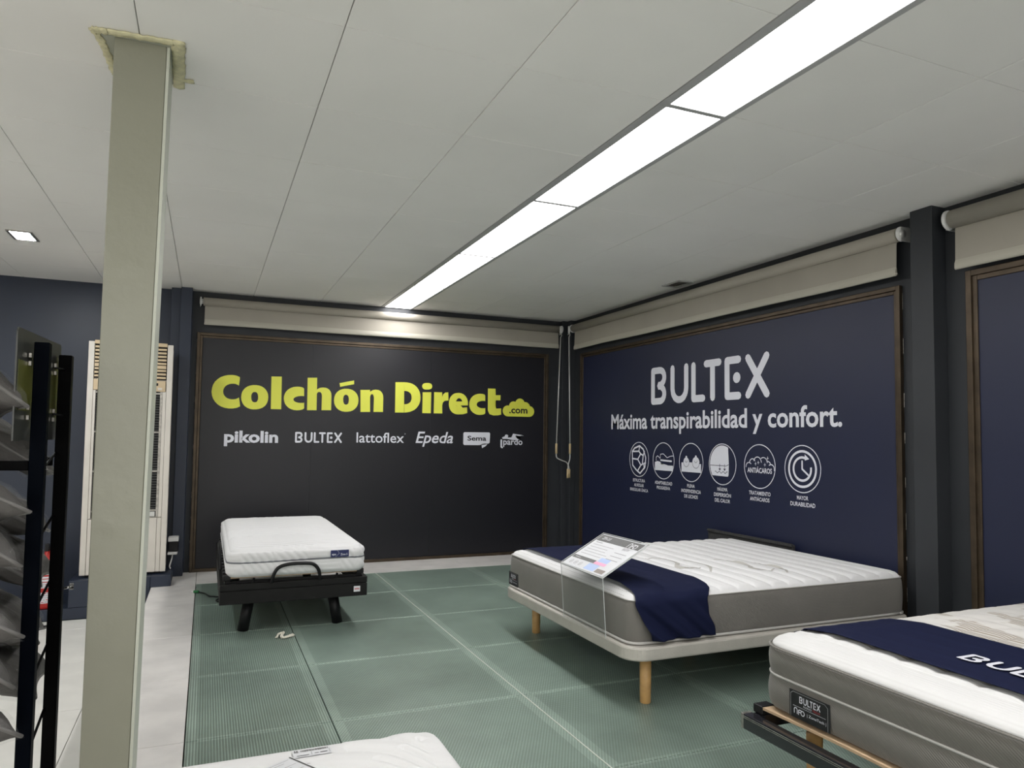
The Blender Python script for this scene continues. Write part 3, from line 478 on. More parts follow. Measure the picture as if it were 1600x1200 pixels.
icon(5.183, [[(-0.135, -0.085), (-0.135, -0.005), (-0.06, 0.0), (0.02, 0.0), (0.14, -0.01), (0.14, -0.085)], disc(-0.065, 0.0, 0.042, 18), disc(0.07, 0.0, 0.050, 18), disc(-0.065, 0.045, 0.012, 8), disc(0.07, 0.052, 0.012, 8)],
     ring(-0.065, 0.0, 0.040, 0.004, PI, 2*PI, 14) + ring(0.07, 0.0, 0.048, 0.004, PI, 2*PI, 14) + ring(-0.065, 0.015, 0.016, 0.004, PI, 2*PI, 8) + ring(0.07, 0.018, 0.018, 0.004, PI, 2*PI, 8))
half = [(0.155*math.cos(math.radians(a)), 0.155*math.sin(math.radians(a))) for a in range(62, 212, 10)]
icon(4.768, [half + [(-0.125, -0.095), (0.07, -0.098), (0.078, -0.085), (0.082, 0.0)]], stroke([(-0.15, -0.012), (0.05, -0.012), (0.08, 0.0)], 0.005) + stroke([(-0.03, 0.0), (-0.03, -0.045)], 0.005) + stroke([(0.03, 0.0), (0.03, -0.045)], 0.005)
     + [[(-0.045, -0.035), (-0.015, -0.035), (-0.03, -0.055)], [(0.015, -0.035), (0.045, -0.035), (0.03, -0.055)]] + stroke([(-0.09+0.012*k, -0.068+(0.008 if k % 4 in (0, 1) else -0.004)) for k in range(14)], 0.005))
cl = []
for x_, z_, r_, a0, a1 in ((-0.115, -0.005, 0.032, 40, 190), (-0.075, 0.025, 0.032, 30, 175), (-0.02, 0.03, 0.042, 0, 165), (0.045, 0.03, 0.04, 0, 130), (0.09, 0.01, 0.032, 20, 110), (0.125, -0.015, 0.034, -20, 130)):
    cl += ring(x_, z_, r_, 0.007, math.radians(a0), math.radians(a1), 12)
for x_, z_ in ((-0.04, 0.02), (0.09, 0.065), (-0.01, 0.03), (0.06, 0.015)): cl += stroke([(x_-0.009, z_), (x_+0.009, z_)], 0.004) + stroke([(x_, z_-0.012), (x_, z_+0.012)], 0.004)
icon(4.337, cl)
rt('icon_text', 'ANTIÁCAROS', M['print_white'], 4.337+0.132, 4.337-0.132, 1.062, 1.112, bold=0.02)
clk = ring(0, 0, 0.126, 0.017, n=44) + ring(0, 0, 0.082, 0.017, math.radians(65), math.radians(385-15), 36) + [[(0.025, 0.105), (0.025, 0.06), (0.066, 0.072)]] + stroke([(0.0, 0.055), (0.0, 0.0), (0.055, -0.04)], 0.014)
icon(3.906, clk)
pn = thing('advertising_panel', (XR-0.006, 0.7, 1.1), 'plain navy blue wall panel cut off by the right edge of the picture', 'sign')
box('panel_sheet', XR-0.010, XR-0.001, -1.24, 2.62, 0.03, 2.215, M['mural_blue'], pn)

# ---------------------------------------------------------------- roller blinds
def blind(plane, a0, a1, zt, zb, rad, lab, d=0.075):
    g = thing('roller_blind', ((a0+a1)/2, YB-d, zt) if plane == 'y' else (XR-d, (a0+a1)/2, zt), lab, 'blind', 'rolled-up blinds over the wall panels')
    P = (lambda a, dd, z: (a, YB-dd, z)) if plane == 'y' else (lambda a, dd, z: (XR-dd, a, z))
    zc = zt-rad
    tube('roller', [P(a0+0.03, d, zc), P(a1-0.03, d, zc)], rad, M['blind'], g, 24)
    # hanging cloth, slightly wavy, falling off the back of the roll, with a hem pocket
    n = 40; vs, fs = [], []
    prof = [(d-rad*0.2, zc-rad*0.95), (d-0.004, zc-rad*1.25), (d, zb+0.055), (d+0.002, zb+0.048), (d+0.008, zb+0.035), (d+0.009, zb+0.01), (d+0.004, zb), (d-0.004, zb), (d-0.006, zb+0.02), (d-0.003, zb+0.05)]
    for i in range(n+1):
        a = a0+0.045+(a1-a0-0.09)*i/n
        for (dd, z) in prof: vs.append(P(a, dd+0.0025*math.sin(a*5), z+0.002*math.sin(a*3.1)))
    m = len(prof)
    mids = []
    for i in range(n):
        for j in range(m-1): fs.append((i*m+j, i*m+j+1, (i+1)*m+j+1, (i+1)*m+j)); mids.append(0 if j < 2 else 1)
    obj('cloth', vs, fs, [M['blind'], M['blind_lt']], g, True, mids)
    e0, e1 = P(a0+0.042, d, zb+0.012), P(a1-0.042, d, zb+0.012)
    tube('hem_bar', [e0, e1], 0.007, M['blind_lt'], g, 10)
    for s, a in ((1, a0), (-1, a1)):
        bm = bmesh.new()
        lo, hi = sorted((a, a+s*0.006))
        if plane == 'y': bbox(bm, lo, hi, YB-d-rad*0.3, YB-0.001, zc-rad*1.1, zc+rad*1.05, 0.002)
        else: bbox(bm, XR-d-rad*0.3, XR-0.001, lo, hi, zc-rad*1.1, zc+rad*1.05, 0.002)
        br = from_bm('bracket', bm, M['white_mt'], g)
        tube('end_cap', [P(a+s*0.004, d, zc), P(a+s*0.014, d, zc)], rad*1.08, M['white_pl'], g, 24)
        tube('spindle', [P(a-s*0.004, d, zc), P(a+s*0.034, d, zc)], rad*0.62, M['white_mt'], g, 16)
    return g
blind('y', -0.10, 3.775, 2.615, 2.352, 0.040, 'long beige roller blind, rolled up above the black panel')
blind('x', 3.03, 7.30, 2.615, 2.325, 0.042, 'long beige roller blind, rolled up above the blue lettered panel')
blind('x', -1.40, 2.745, 2.625, 2.280, 0.052, 'beige roller blind beyond the pilaster, cut off by the picture edge')

# crank rods hanging in the corner
def crank(pts, low, grips, lab):
    g = thing('crank_rod', pts[0], lab, 'crank', 'crank rods hanging in the corner')
    tube('rod', pts, 0.0065, M['white_mt'], g, 8)
    tube('bend', bez(low, 6), 0.0065, M['white_mt'], g, 8)
    for a, b in grips: tube('grip', [a, b], 0.0125, M['beige_pl'], g, 12)
    hk = Vector(pts[0]); tube('hook', bez([hk, hk+Vector((0.012, 0, 0.02)), hk+Vector((0.0, 0, 0.045)), hk+Vector((-0.012, 0, 0.022))], 5), 0.005, M['white_mt'], g, 8)
    tube('gear_socket', [hk+Vector((0, 0, 0.045)), hk+Vector((0, 0, 0.12))], 0.013, M['white_pl'], g, 10)
crank([(3.705, 7.33, 2.47), (3.653, 7.31, 1.24)], [(3.653, 7.31, 1.14), (3.66, 7.31, 1.09), (3.72, 7.31, 1.06), (3.785, 7.31, 1.035), (3.815, 7.31, 0.98), (3.82, 7.31, 0.92)],
      [((3.653, 7.31, 1.25), (3.653, 7.31, 1.135)), ((3.82, 7.31, 0.96), (3.82, 7.31, 0.862))], 'white crank rod hanging aslant from the blind over the black panel')
crank([(3.775, 7.26, 2.47), (3.80, 7.26, 1.24)], [(3.80, 7.26, 1.14), (3.80, 7.26, 1.08), (3.782, 7.26, 1.02), (3.775, 7.26, 0.95)],
      [((3.80, 7.26, 1.25), (3.80, 7.26, 1.135)), ((3.775, 7.26, 0.965), (3.775, 7.26, 0.862))], 'white crank rod hanging straight from the blind over the blue panel')

# ---------------------------------------------------------------- ceiling lights
ys = [-2.70, -1.41, -0.12, 1.13, 2.405, 3.715, 5.045, 6.31, 7.505]
pos = {7: 'long ceiling light panel touching the black panel wall, last of the row', 6: 'ceiling light panel second from the black panel wall', 5: 'ceiling light panel third from the black panel wall',
       4: 'ceiling light panel fourth from the black panel wall', 3: 'largest ceiling light panel, cut off by the top of the picture'}
for i in range(8):
    a, b = ys[i], ys[i+1]
    g = thing('ceiling_light', (1.83, (a+b)/2, H), pos.get(i, ('ceiling light panel at the far rear end of the row, behind the photographer', 'ceiling light panel behind the photographer, one in from the rear end of the row', 'ceiling light panel of the row directly beside the photographer')[min(i, 2)]), 'ceiling light', 'light panels in a row on the ceiling')
    x0, x1 = 1.657, 2.004
    for p in ((x0, x0+0.042, a+.001, b-.001), (x1-0.030, x1, a+.001, b-.001)): box('trim_rail', p[0], p[1], p[2], p[3], H-0.002, H+0.02, M['alu'], g)
    for p in ((a+.001, a+0.014), (b-0.014, b-.001)): box('trim_rail', x0+0.042, x1-0.030, p[0], p[1], H-0.001, H+0.02, M['alu'], g)
    box('diffuser', x0+0.042, x1-0.030, a+0.014, b-0.014, H+0.002, H+0.010, M['diffuser'], g)
# square recessed downlight on the left, small vent on the right
g = thing('downlight', (-1.228, 5.90, H), 'small square recessed downlight at the left of the ceiling', 'ceiling light')
x0, x1, y0, y1 = -1.305, -1.150, 5.77, 6.03
for p in ((x0, x0+.02, y0, y1), (x1-.02, x1, y0, y1), (x0+.02, x1-.02, y0, y0+.02), (x0+.02, x1-.02, y1-.02, y1)): box('rim', *p, H-0.008, H-0.0006, M['grey_metal'], g, 0.001)
box('lens', x0+.021, x1-.021, y0+.021, y1-.021, H-0.006, H-0.001, M['downlight'], g)
g = thing('ceiling_vent', (3.75, 5.19, H), 'small dark square vent in the ceiling near the blue panel', 'vent')
x0, x1, y0, y1 = 3.685, 3.84, 5.06, 5.315
for p in ((x0, x0+.025, y0, y1), (x1-.025, x1, y0, y1), (x0+.025, x1-.025, y0, y0+.03), (x0+.025, x1-.025, y1-.03, y1)): box('rim', *p, H-0.008, H-0.0006, M['alu'], g, 0.001)
box('backing', x0+.025, x1-.025, y0+.03, y1-.03, H-0.003, H-0.0006, M['black'], g)
for k in range(6): box('slat', x0+.027, x1-.027, y0+.04+k*.032, y0+.048+k*.032, H-0.007, H-0.003, M['grey_metal'], g)

# ---------------------------------------------------------------- pillar with foam round its head
p = thing('pillar', (-0.263, 2.90, LOW), 'tall square pillar in glossy grey-green paint, nearest the camera', 'pillar')
bm = bmesh.new(); bbox(bm, -0.347, -0.188, 2.762, 2.975, LOW, H+0.001, 0.003, 2)
for v in bm.verts: v.co.x += (-0.0195+0.0125*v.co.z) if v.co.x > -0.26 else (-0.0035+0.005*v.co.z)      # the post is a little out of true
from_bm('shaft', bm, M['pillar'], p)
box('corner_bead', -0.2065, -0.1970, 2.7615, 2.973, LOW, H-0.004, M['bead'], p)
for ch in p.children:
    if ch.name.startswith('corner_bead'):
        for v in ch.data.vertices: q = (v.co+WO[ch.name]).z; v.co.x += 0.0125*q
box('collar', -0.378, -0.150, 2.742, 3.055, H-0.0030, H-0.0008, M['collar'], p, 0.001)
def foam(path, wd, th=0.02):
    vs, fs = [], []; n = 26
    P = bez(path, 8); rad = [wd*(0.85+0.3*random.random()) for _ in P]; tube_into(vs, fs, P, rad, 9, True, 1.0)
    vs2 = [(v[0]+random.uniform(-.002, .002), v[1]+random.uniform(-.002, .002), H-0.0045+(v[2]-H)*0.28+random.uniform(-.0015, .0015)) for v in vs]
    obj('foam_strip', vs2, fs, M['foam'], p, True)
foam([(-0.355, 2.735, H), (-0.26, 2.728, H), (-0.15, 2.722, H)], 0.018)
foam([(-0.400, 2.735, H), (-0.385, 2.80, H), (-0.375, 2.90, H), (-0.368, 3.01, H), (-0.362, 3.06, H)], 0.014)
foam([(-0.40, 2.745, H), (-0.355, 2.735, H)], 0.020)
foam([(-0.135, 2.705, H), (-0.138, 2.80, H), (-0.140, 2.92, H), (-0.146, 3.07, H)], 0.022)
foam([(-0.15, 3.00, H), (-0.12, 3.00, H), (-0.090, 2.998, H)], 0.014)

# ---------------------------------------------------------------- air conditioner on its navy plinth
pl = thing('plinth', (-0.62, 7.1, LOW), 'low navy painted plinth under the floor-standing air conditioner', 'plinth')
box('body', -1.000, -0.402, 6.873, 7.33, -0.126, 0.093, M['navy_wall'], pl, 0.004)
box('body', -0.402, -0.245, 6.873, 7.33, 0.001, 0.093, M['navy_wall'], pl, 0.004)
ac = thing('air_conditioner', (-0.62, 7.1, 0.095), 'tall off-white floor-standing air conditioner behind the pillar', 'air conditioner')
X0, X1, YA, Z0, Z1 = -0.945, -0.295, 6.975, 0.112, 2.085
box('body', X0+0.01, X1-0.01, YA+0.03, 7.32, Z0, Z1-0.01, M['ac_white'], ac, 0.004)
for a, b in ((X0+.04, X0+.10), (X1-.10, X1-.04)): box('foot', a, b, YA+.06, 7.28, 0.094, 0.112, M['black'], ac)
for a, b in ((X0, X0+0.045), (X1-0.045, X1)): box('side_trim', a, b, YA, YA+0.05, Z0, Z1, M['ac_white'], ac, 0.004)
box('top_cap', X0+0.045, X1-0.047, YA-0.004, YA+0.05, Z1-0.02, Z1+0.012, M['ac_beige'], ac, 0.004)
box('outlet', X0+0.047, X1-0.047, YA+0.024, YA+0.030, 1.775, Z1-0.021, M['black'], ac)
for k in range(9):
    z = 1.793+k*0.031; hh = 0.011 if k != 3 else 0.018
    box('louvre', X0+0.049, X1-0.052, YA+0.0, YA+0.022, z-hh*0.8, z+hh*0.8, M['ac_beige'], ac, 0.002)
cp = box('control_panel', X0+0.047, X1-0.052, YA-0.004, YA+0.03, 1.672, 1.765, M['ac_beige'], ac, 0.003)
box('display', -0.56, -0.405, YA-0.006, YA-0.0041, 1.722, 1.745, M['black'], cp)
for k in range(4): box('button', -0.54+k*0.045, -0.508+k*0.045, YA-0.007, YA-0.0041, 1.685, 1.705, M['ac_white'], cp, 0.001)
box('grille_back', X0+0.047, X1-0.047, YA+0.024, YA+0.030, 0.585, 1.670, M['black'], ac)
box('grille_rail', X1-0.092, X1-0.074, YA+0.004, YA+0.0235, 0.585, 1.670, M['grey_metal'], ac)
box('grille_rail', X1-0.072, X1-0.047, YA+0.002, YA+0.0235, 0.585, 1.670, M['ac_white'], ac)
box('grille_rail', X0+0.047, X0+0.065, YA+0.002, YA+0.0235, 0.585, 1.670, M['ac_white'], ac)
for k in range(46):
    z = 0.635+k*0.0225
    box('grille_slat', X0+0.066, X1-0.094, YA+0.008, YA+0.023, z, z+(0.006 if k % 15 else 0.014), M['ink_grey'] if k % 15 else M['grey_metal'], ac)
box('front_panel', X0+0.047, X1-0.082, YA+0.004, YA+0.034, Z0, 0.578, M['ac_white'], ac, 0.003)
box('front_panel', X1-0.080, X1-0.047, YA+0.006, YA+0.034, Z0, 0.578, M['ac_white'], ac, 0.003)
box('rating_label', X1-0.17, X1-0.10, YA+0.002, YA+0.0038, 0.59, 0.63, M['white_mt'], ac)
# cable box beside it
cb = thing('cable_box', (-0.24, 7.28, 0.2), 'white wall bracket with black cables right of the air conditioner', 'cable box')
box('cover', -0.290, -0.205, 7.20, 7.329, 0.335, 0.372, M['white_pl'], cb, 0.004)
box('socket', -0.286, -0.205, 7.22, 7.329, 0.245, 0.333, M['black'], cb, 0.006)
box('ledge', -0.290, -0.212, 7.17, 7.329, 0.222, 0.240, M['white_pl'], cb, 0.004)
tube('cable', bez([(-0.25, 7.24, 0.225), (-0.255, 7.22, 0.18), (-0.27, 7.2, 0.12), (-0.262, 7.2, 0.096)], 5), 0.006, M['white_pl'], cb, 8)
# fire extinguisher on the low step
fe = thing('fire_extinguisher', (-1.175, 6.97, -0.127), 'red fire extinguisher with white labels, seen between the rack posts', 'fire extinguisher')
prof = [(0.0, 0.0), (0.072, 0.0), (0.078, 0.012), (0.078, 0.36), (0.07, 0.40), (0.045, 0.425), (0.02, 0.435), (0.018, 0.46), (0.0, 0.46)]
def lathe(name, c, prof, m, parent, n=24):
    vs, fs = [], []
    for r, z in prof:
        for k in range(n): a = 2*PI*k/n; vs.append((c[0]+r*math.cos(a), c[1]+r*math.sin(a), c[2]+z))
    for i in range(len(prof)-1):
        for k in range(n): fs.append((i*n+k, i*n+(k+1) % n, (i+1)*n+(k+1) % n, (i+1)*n+k))
    return obj(name, vs, fs, m, parent, True)
lathe('cylinder', (-1.175, 6.97, -0.127), prof, M['red'], fe)
def wrap(name, z0, z1, m, r, a0, a1, parent):
    vs, fs = [], []; n = 10
    for k in range(n+1):
        a = a0+(a1-a0)*k/n
        for z in (z0, z1): vs.append((-1.175+r*math.cos(a), 6.97+r*math.sin(a), -0.127+z))
    for k in range(n): fs.append((2*k, 2*k+2, 2*k+3, 2*k+1))
    return obj(name, vs, fs, m, parent, True)
A0, A1 = -PI*0.95, -PI*0.05
for z0, z1 in ((0.048, 0.135), (0.17, 0.215), (0.222, 0.24), (0.247, 0.262), (0.275, 0.325), (0.36, 0.395)):
    lb = wrap('label', z0, z1, M['paper'], 0.0788 if z1 < 0.37 else 0.074, A0, A1, fe)
    z = z0+0.008
    while z < z1-0.008 and z1-z0 > 0.03:
        a = A0+0.3
        while a < A1-0.3:
            b = a+random.uniform(0.06, 0.25); wrap('label_print', z, z+0.006, M['ink_mid'] if random.random() < 0.7 else M['ink_red'], 0.0793, a, min(b, A1-0.2), lb); a = b+0.06
        z += 0.017
box('valve', -1.19, -1.16, 6.95, 6.99, 0.33, 0.39, M['black'], fe, 0.004)
tube('hose', bez([(-1.16, 6.95, 0.36), (-1.09, 6.92, 0.33), (-1.085, 6.91, 0.2), (-1.09, 6.91, 0.02)], 6), 0.010, M['black'], fe, 8)

# ================================================================== MATTRESSES
def lines(a, b, r, n, nr=5):
    """grid lines from a to b, dense within r of the ends"""
    L = [a + r*(1-math.cos(PI/2*k/nr)) for k in range(nr)] + [a+r+(b-a-2*r)*k/n for k in range(n+1)] + [b - r*(1-math.cos(PI/2*k/nr)) for k in range(nr-1, -1, -1)]
    return L
def mattress(parent, x0, x1, y0, y1, z0, z1, R, r, crown, hfun, nx, ny, split, m_top, m_side, sfun=None, rb=0.025, keep=None):
    """rounded block; crown raises the middle, hfun quilts the top, sfun the sides; faces above split go to 'top_panel'"""
    X = lines(x0, x1, max(R, r), nx); Y = lines(y0, y1, max(R, r), ny)
    Z = [z0+rb*k/4 for k in range(4)] + [z0+rb+(z1-r-z0-rb)*k/10 for k in range(11)] + [z1-r*(1-math.sin(PI/2*k/6)) for k in range(1, 7)]
    cx_, cy_ = (x0+x1)/2, (y0+y1)/2; hx, hy = (x1-x0)/2, (y1-y0)/2
    def pt(x, y, z):
        # plan corners
        qx = max(-(hx-R), min(hx-R, x-cx_)); qy = max(-(hy-R), min(hy-R, y-cy_)); vx, vy = x-cx_-qx, y-cy_-qy
        l = math.hypot(vx, vy)
        if l > 1e-9: s = max(abs(vx), abs(vy))/l; vx *= s; vy *= s
        px, py = qx+vx, qy+vy
        ax, ay = abs(px)-(hx-R), abs(py)-(hy-R)
        d = R - (math.hypot(max(ax, 0), max(ay, 0)) + min(max(ax, ay), 0))      # distance inward from the outline
        if ax > 0 and ay > 0: n_ = Vector((math.copysign(ax, px), math.copysign(ay, py))).normalized()
        elif ax > ay: n_ = Vector((math.copysign(1, px), 0))
        else: n_ = Vector((0, math.copysign(1, py)))
        for top in (True, False):
            rad = r if top else rb; t = (z1-z) if top else (z-z0)
            a, b = max(0, rad-d), max(0, rad-t)
            if a > 0 and b > 0 or (b > 0 and d < rad):
                m = max(a, b); ll = math.hypot(a, b)
                if ll > 1e-9:
                    s = m/ll; dn, tn = rad-a*s, rad-b*s
                    px -= n_.x*(dn-d); py -= n_.y*(dn-d); d = dn; z = z1-tn if top else z0+tn
        wx, wy = cx_+px, cy_+py
        u = min(1, max(0, (z-(z1-r))/r)); edge = min(1, max(0, d-0.004)/0.06)
        if z > z1-r:
            z += crown*min(1, max(0, d)/0.22)**0.6*u
            if hfun: z += hfun(wx, wy)*min(1, max(0, d-r*0.15)/0.035)*u
        if sfun and z0+rb*0.5 < z < z1-r*0.3:
            k = sfun(wx, wy, z)*min(1, (z-z0)/0.03); wx += n_.x*k; wy += n_.y*k
        return (wx, wy, z)
    idx = {}; vs = []
    def V(i, j, k):
        if (i, j, k) not in idx: idx[(i, j, k)] = len(vs); vs.append(pt(X[i], Y[j], Z[k]))
        return idx[(i, j, k)]
    NX, NY, NZ = len(X)-1, len(Y)-1, len(Z)-1; fs = []
    for i in range(NX):
        for j in range(NY):
            fs.append((V(i, j, NZ), V(i+1, j, NZ), V(i+1, j+1, NZ), V(i, j+1, NZ)))
    st = 1
    for i in range(NX):
        for j in range(NY): fs.append((V(i, j, 0), V(i, j+1, 0), V(i+1, j+1, 0), V(i+1, j, 0)))
    for k in range(NZ):
        for i in range(NX):
            fs.append((V(i, 0, k), V(i+1, 0, k), V(i+1, 0, k+1), V(i, 0, k+1))); fs.append((V(i, NY, k), V(i, NY, k+1), V(i+1, NY, k+1), V(i+1, NY, k)))
        for j in range(NY):
            fs.append((V(0, j, k), V(0, j, k+1), V(0, j+1, k+1), V(0, j+1, k))); fs.append((V(NX, j, k), V(NX, j+1, k), V(NX, j+1, k+1), V(NX, j, k+1)))
    def sub(name, sel, m):
        used = {}; v2 = []; f2 = []
        for f in sel:
            g = []
            for a in f:
                if a not in used: used[a] = len(v2); v2.append(vs[a])
                g.append(used[a])
            f2.append(g)
        return obj(name, v2, f2, m, parent, True)
    if split is None: return sub('cover', fs, m_top), None
    top = [f for f in fs if sum(vs[a][2] for a in f)/4 > split]; side = [f for f in fs if sum(vs[a][2] for a in f)/4 <= split]
    return sub('top_panel', top, m_top), sub('side_band', side, m_side)
def outline(x0, x1, y0, y1, R, z, off=0.0, n=8, zf=None):
    P = []
    for cx_, cy_, a in ((x1-R, y0+R, -90), (x1-R, y1-R, 0), (x0+R, y1-R, 90), (x0+R, y0+R, 180)):
        for k in range(n+1):
            t = math.radians(a+90*k/n); P.append((cx_+(R+off)*math.cos(t), cy_+(R+off)*math.sin(t), z))
    Q = []
    for a, b in zip(P, P[1:]+P[:1]):
        d = (Vector(b)-Vector(a)).length; m = max(1, int(d/0.06))
        for k in range(m): Q.append(tuple(Vector(a).lerp(Vector(b), k/m)))
    Q.append(P[0]); 
    return [(x, y, zz+(zf(x, y) if zf else 0)) for x, y, zz in Q]
def slab(name, x0, x1, y0, y1, R, z0, z1, e, m, parent, n=8):
    """plan-rounded slab with eased edges"""
    vs, fs = [], []; rings = [(z0, -e), (z0+e*0.3, -e*0.3), (z0+e, 0), (z1-e, 0), (z1-e*0.3, -e*0.3), (z1, -e)]
    cnt = None
    for z, o in rings:
        P = []
        for cx_, cy_, a in ((x1-R, y0+R, -90), (x1-R, y1-R, 0), (x0+R, y1-R, 90), (x0+R, y0+R, 180)):
            for k in range(n+1): t = math.radians(a+90*k/n); P.append((cx_+(R+o)*math.cos(t), cy_+(R+o)*math.sin(t), z))
        cnt = len(P); vs += P
    for i in range(len(rings)-1):
        for k in range(cnt): fs.append((i*cnt+k, i*cnt+(k+1) % cnt, (i+1)*cnt+(k+1) % cnt, (i+1)*cnt+k))
    fs.append(tuple(range(cnt))[::-1]); fs.append(tuple((len(rings)-1)*cnt+k for k in range(cnt)))
    return obj(name, vs, fs, m, parent, False)
def ridge(t, p): return abs(math.sin(PI*t/p))**0.6
def groove(t, p, w_=0.006):
    q = (t/p-math.floor(t/p)-0.5)*p; q = p/2-abs(q); return 1-math.exp(-(q/w_)**1.3)

# ---------------------------------------------------------------- bed in the middle, against the blue panel
b2 = thing('slatted_bed', (2.87, 3.80, 0), 'off-white upholstered slatted base on round wooden legs, under the bed below the blue panel', 'bed')
slab('platform', 1.90, 3.84, 2.985, 4.60, 0.11, 0.235, 0.302, 0.010, M['leather'], b2)
for x, y in ((2.055, 3.096), (2.084, 4.45), (3.68, 3.12), (3.68, 4.45), (2.85, 3.80)): tube('leg', [(x, y, 0.0), (x, y, 0.004), (x, y, 0.236)], [0.0245, 0.027, 0.029], M['wood'], b2, 20)
m2 = thing('mattress', (2.88, 3.80, 0.303), 'large mattress with grey sides and white quilted top, below the blue panel', 'mattress')
QX = 0.115
def h2(x, y):
    if x < 2.02: return 0.0
    t = (x-2.02 + 0.006*math.sin(y*4))
    return 0.010*ridge(t, QX) + 0.007*groove(t, QX, 0.007) - 0.012 + 0.002*groove(t+0.03, 0.0385, 0.004)
def s2(x, y, z): return 0.006*math.sin(PI*(z-0.31)/0.21)
MX0, MX1, MY0, MY1 = 1.932, 3.832, 3.033, 4.585
mattress(m2, MX0, MX1, MY0, MY1, 0.3035, 0.535, 0.07, 0.045, 0.018, h2, 260, 60, 0.515, M['quilt'], M['side_grey'], s2)
tube('piping', outline(MX0, MX1, MY0, MY1, 0.07, 0.312, 0.003), 0.0075, M['piping_w'], m2, 8)
tube('seam', outline(MX0, MX1, MY0, MY1, 0.07, 0.516, -0.002), 0.003, M['piping_w'], m2, 6)
# stitches along the rounded foot edge
vs, fs = [], []
for row, (dx, zz) in enumerate(((0.012, 0.529), (0.030, 0.545))):
    y = MY0+0.09
    while y < MY1-0.09:
        tube_into(vs, fs, [(MX0+dx, y, zz), (MX0+dx, y+0.009, zz)], 0.0011, 4); y += 0.019
st = obj('stitching', vs, fs, M['grey_motif'], m2); st['kind'] = 'stuff'
# grey embroidered curls lying on the quilting
def motif(pts, wd):
    P = bez([(x, y, 0) for x, y in pts], 7); vs, fs = [], []
    for i, p_ in enumerate(P):
        t = (P[min(i+1, len(P)-1)]-P[max(i-1, 0)]).normalized(); n_ = Vector((-t.y, t.x, 0)); w2 = wd*(0.35+0.65*math.sin(PI*i/(len(P)-1)))
        for s in (-1, 0, 1):
            q = p_+n_*(w2*s); vs.append((q.x, q.y, 0.535+0.018+h2(q.x, q.y)+0.0025))
    for i in range(len(P)-1):
        for s in range(2): fs.append((i*3+s, i*3+s+1, i*3+s+4, i*3+s+3))
    obj('embroidery', vs, fs, M['grey_motif'], m2, True)
for ox, oy in ((2.60, 3.62), (2.98, 3.42)):
    motif([(ox-0.02, oy+0.28), (ox+0.08, oy+0.20), (ox+0.06, oy+0.05), (ox+0.0, oy-0.04), (ox+0.04, oy-0.12), (ox+0.12, oy-0.10)], 0.014)
    motif([(ox+0.16, oy+0.12), (ox+0.20, oy+0.0), (ox+0.17, oy-0.12), (ox+0.10, oy-0.22)], 0.012)
def brand_tag(name, parent, y0, y1, z0, z1, x, big=True):
    g = box(name, x-0.0015, x, y1, y0, z0, z1, M['print_black'], parent, 0.0006, 1)
    W, Hh = y0-y1, z1-z0; X_ = x-0.0022
    flat('tag_border', stroke([(0.04*W, 0.02*Hh), (0.04*W, 0.86*Hh), (0.10*W, 0.94*Hh), (0.88*W, 0.94*Hh), (0.95*W, 0.84*Hh), (0.95*W, 0.02*Hh)], 0.010*W), M['ink_mid'], g, (X_, y0, z0), (0, -1, 0), (0, 0, 1))
    flat('tag_logo', [p for L in scale2_all(bultex_logo(), 0.52*W/4.46, 0.25*Hh) for p in L], M['print_white'], g, (X_, y0-0.26*W, z0+0.60*Hh), (0, -1, 0), (0, 0, 1))
    text('tag_text', 'NANO', M['print_white'], g, (X_, y0-0.36*W, z0+0.49*Hh), (0, -1, 0), (0, 0, 1), 0.20*W, 0.075*Hh)
    text('tag_text', 'TECH', M['ink_red'], g, (X_, y0-0.58*W, z0+0.49*Hh), (0, -1, 0), (0, 0, 1), 0.18*W, 0.075*Hh)
    flat('tag_rule', stroke([(0.1*W, 0.44*Hh), (0.9*W, 0.44*Hh)], 0.012*Hh), M['print_white'], g, (X_, y0, z0), (0, -1, 0), (0, 0, 1))
    flat('tag_logo', nfo(W*0.27, Hh*0.22), M['print_white'], g, (X_, y0-0.12*W, z0+0.17*Hh), (0, -1, 0), (0, 0, 1))
    text('tag_text', '| ZoneTech |', M['print_white'], g, (X_, y0-0.45*W, z0+0.19*Hh), (0, -1, 0), (0, 0, 1), 0.46*W, 0.13*Hh, bold=0.005)
def scale2_all(Ls, sx, sy): return [scale2(L, sx, sy) for L in Ls]
def nfo(W, Hh):
    """three joined round letters n-f-o"""
    w_ = 0.16
    P = stroke([(0.08, 0.05), (0.08, 0.7), (0.25, 0.92), (0.55, 0.92), (0.72, 0.7), (0.72, 0.05)], w_)
    P += stroke([(1.0, 0.0), (1.0, 0.6), (1.15, 0.8), (1.6, 0.8)], w_) + stroke([(1.0, 0.42), (1.45, 0.42)], w_)
    P += stroke([(1.9+0.36*math.cos(a*PI/8), 0.42+0.38*math.sin(a*PI/8)) for a in range(16)], w_, True)
    return scale2(P, W/2.3, Hh)
brand_tag('brand_tag', m2, 4.555, 4.402, 0.318, 0.405, 1.9262)

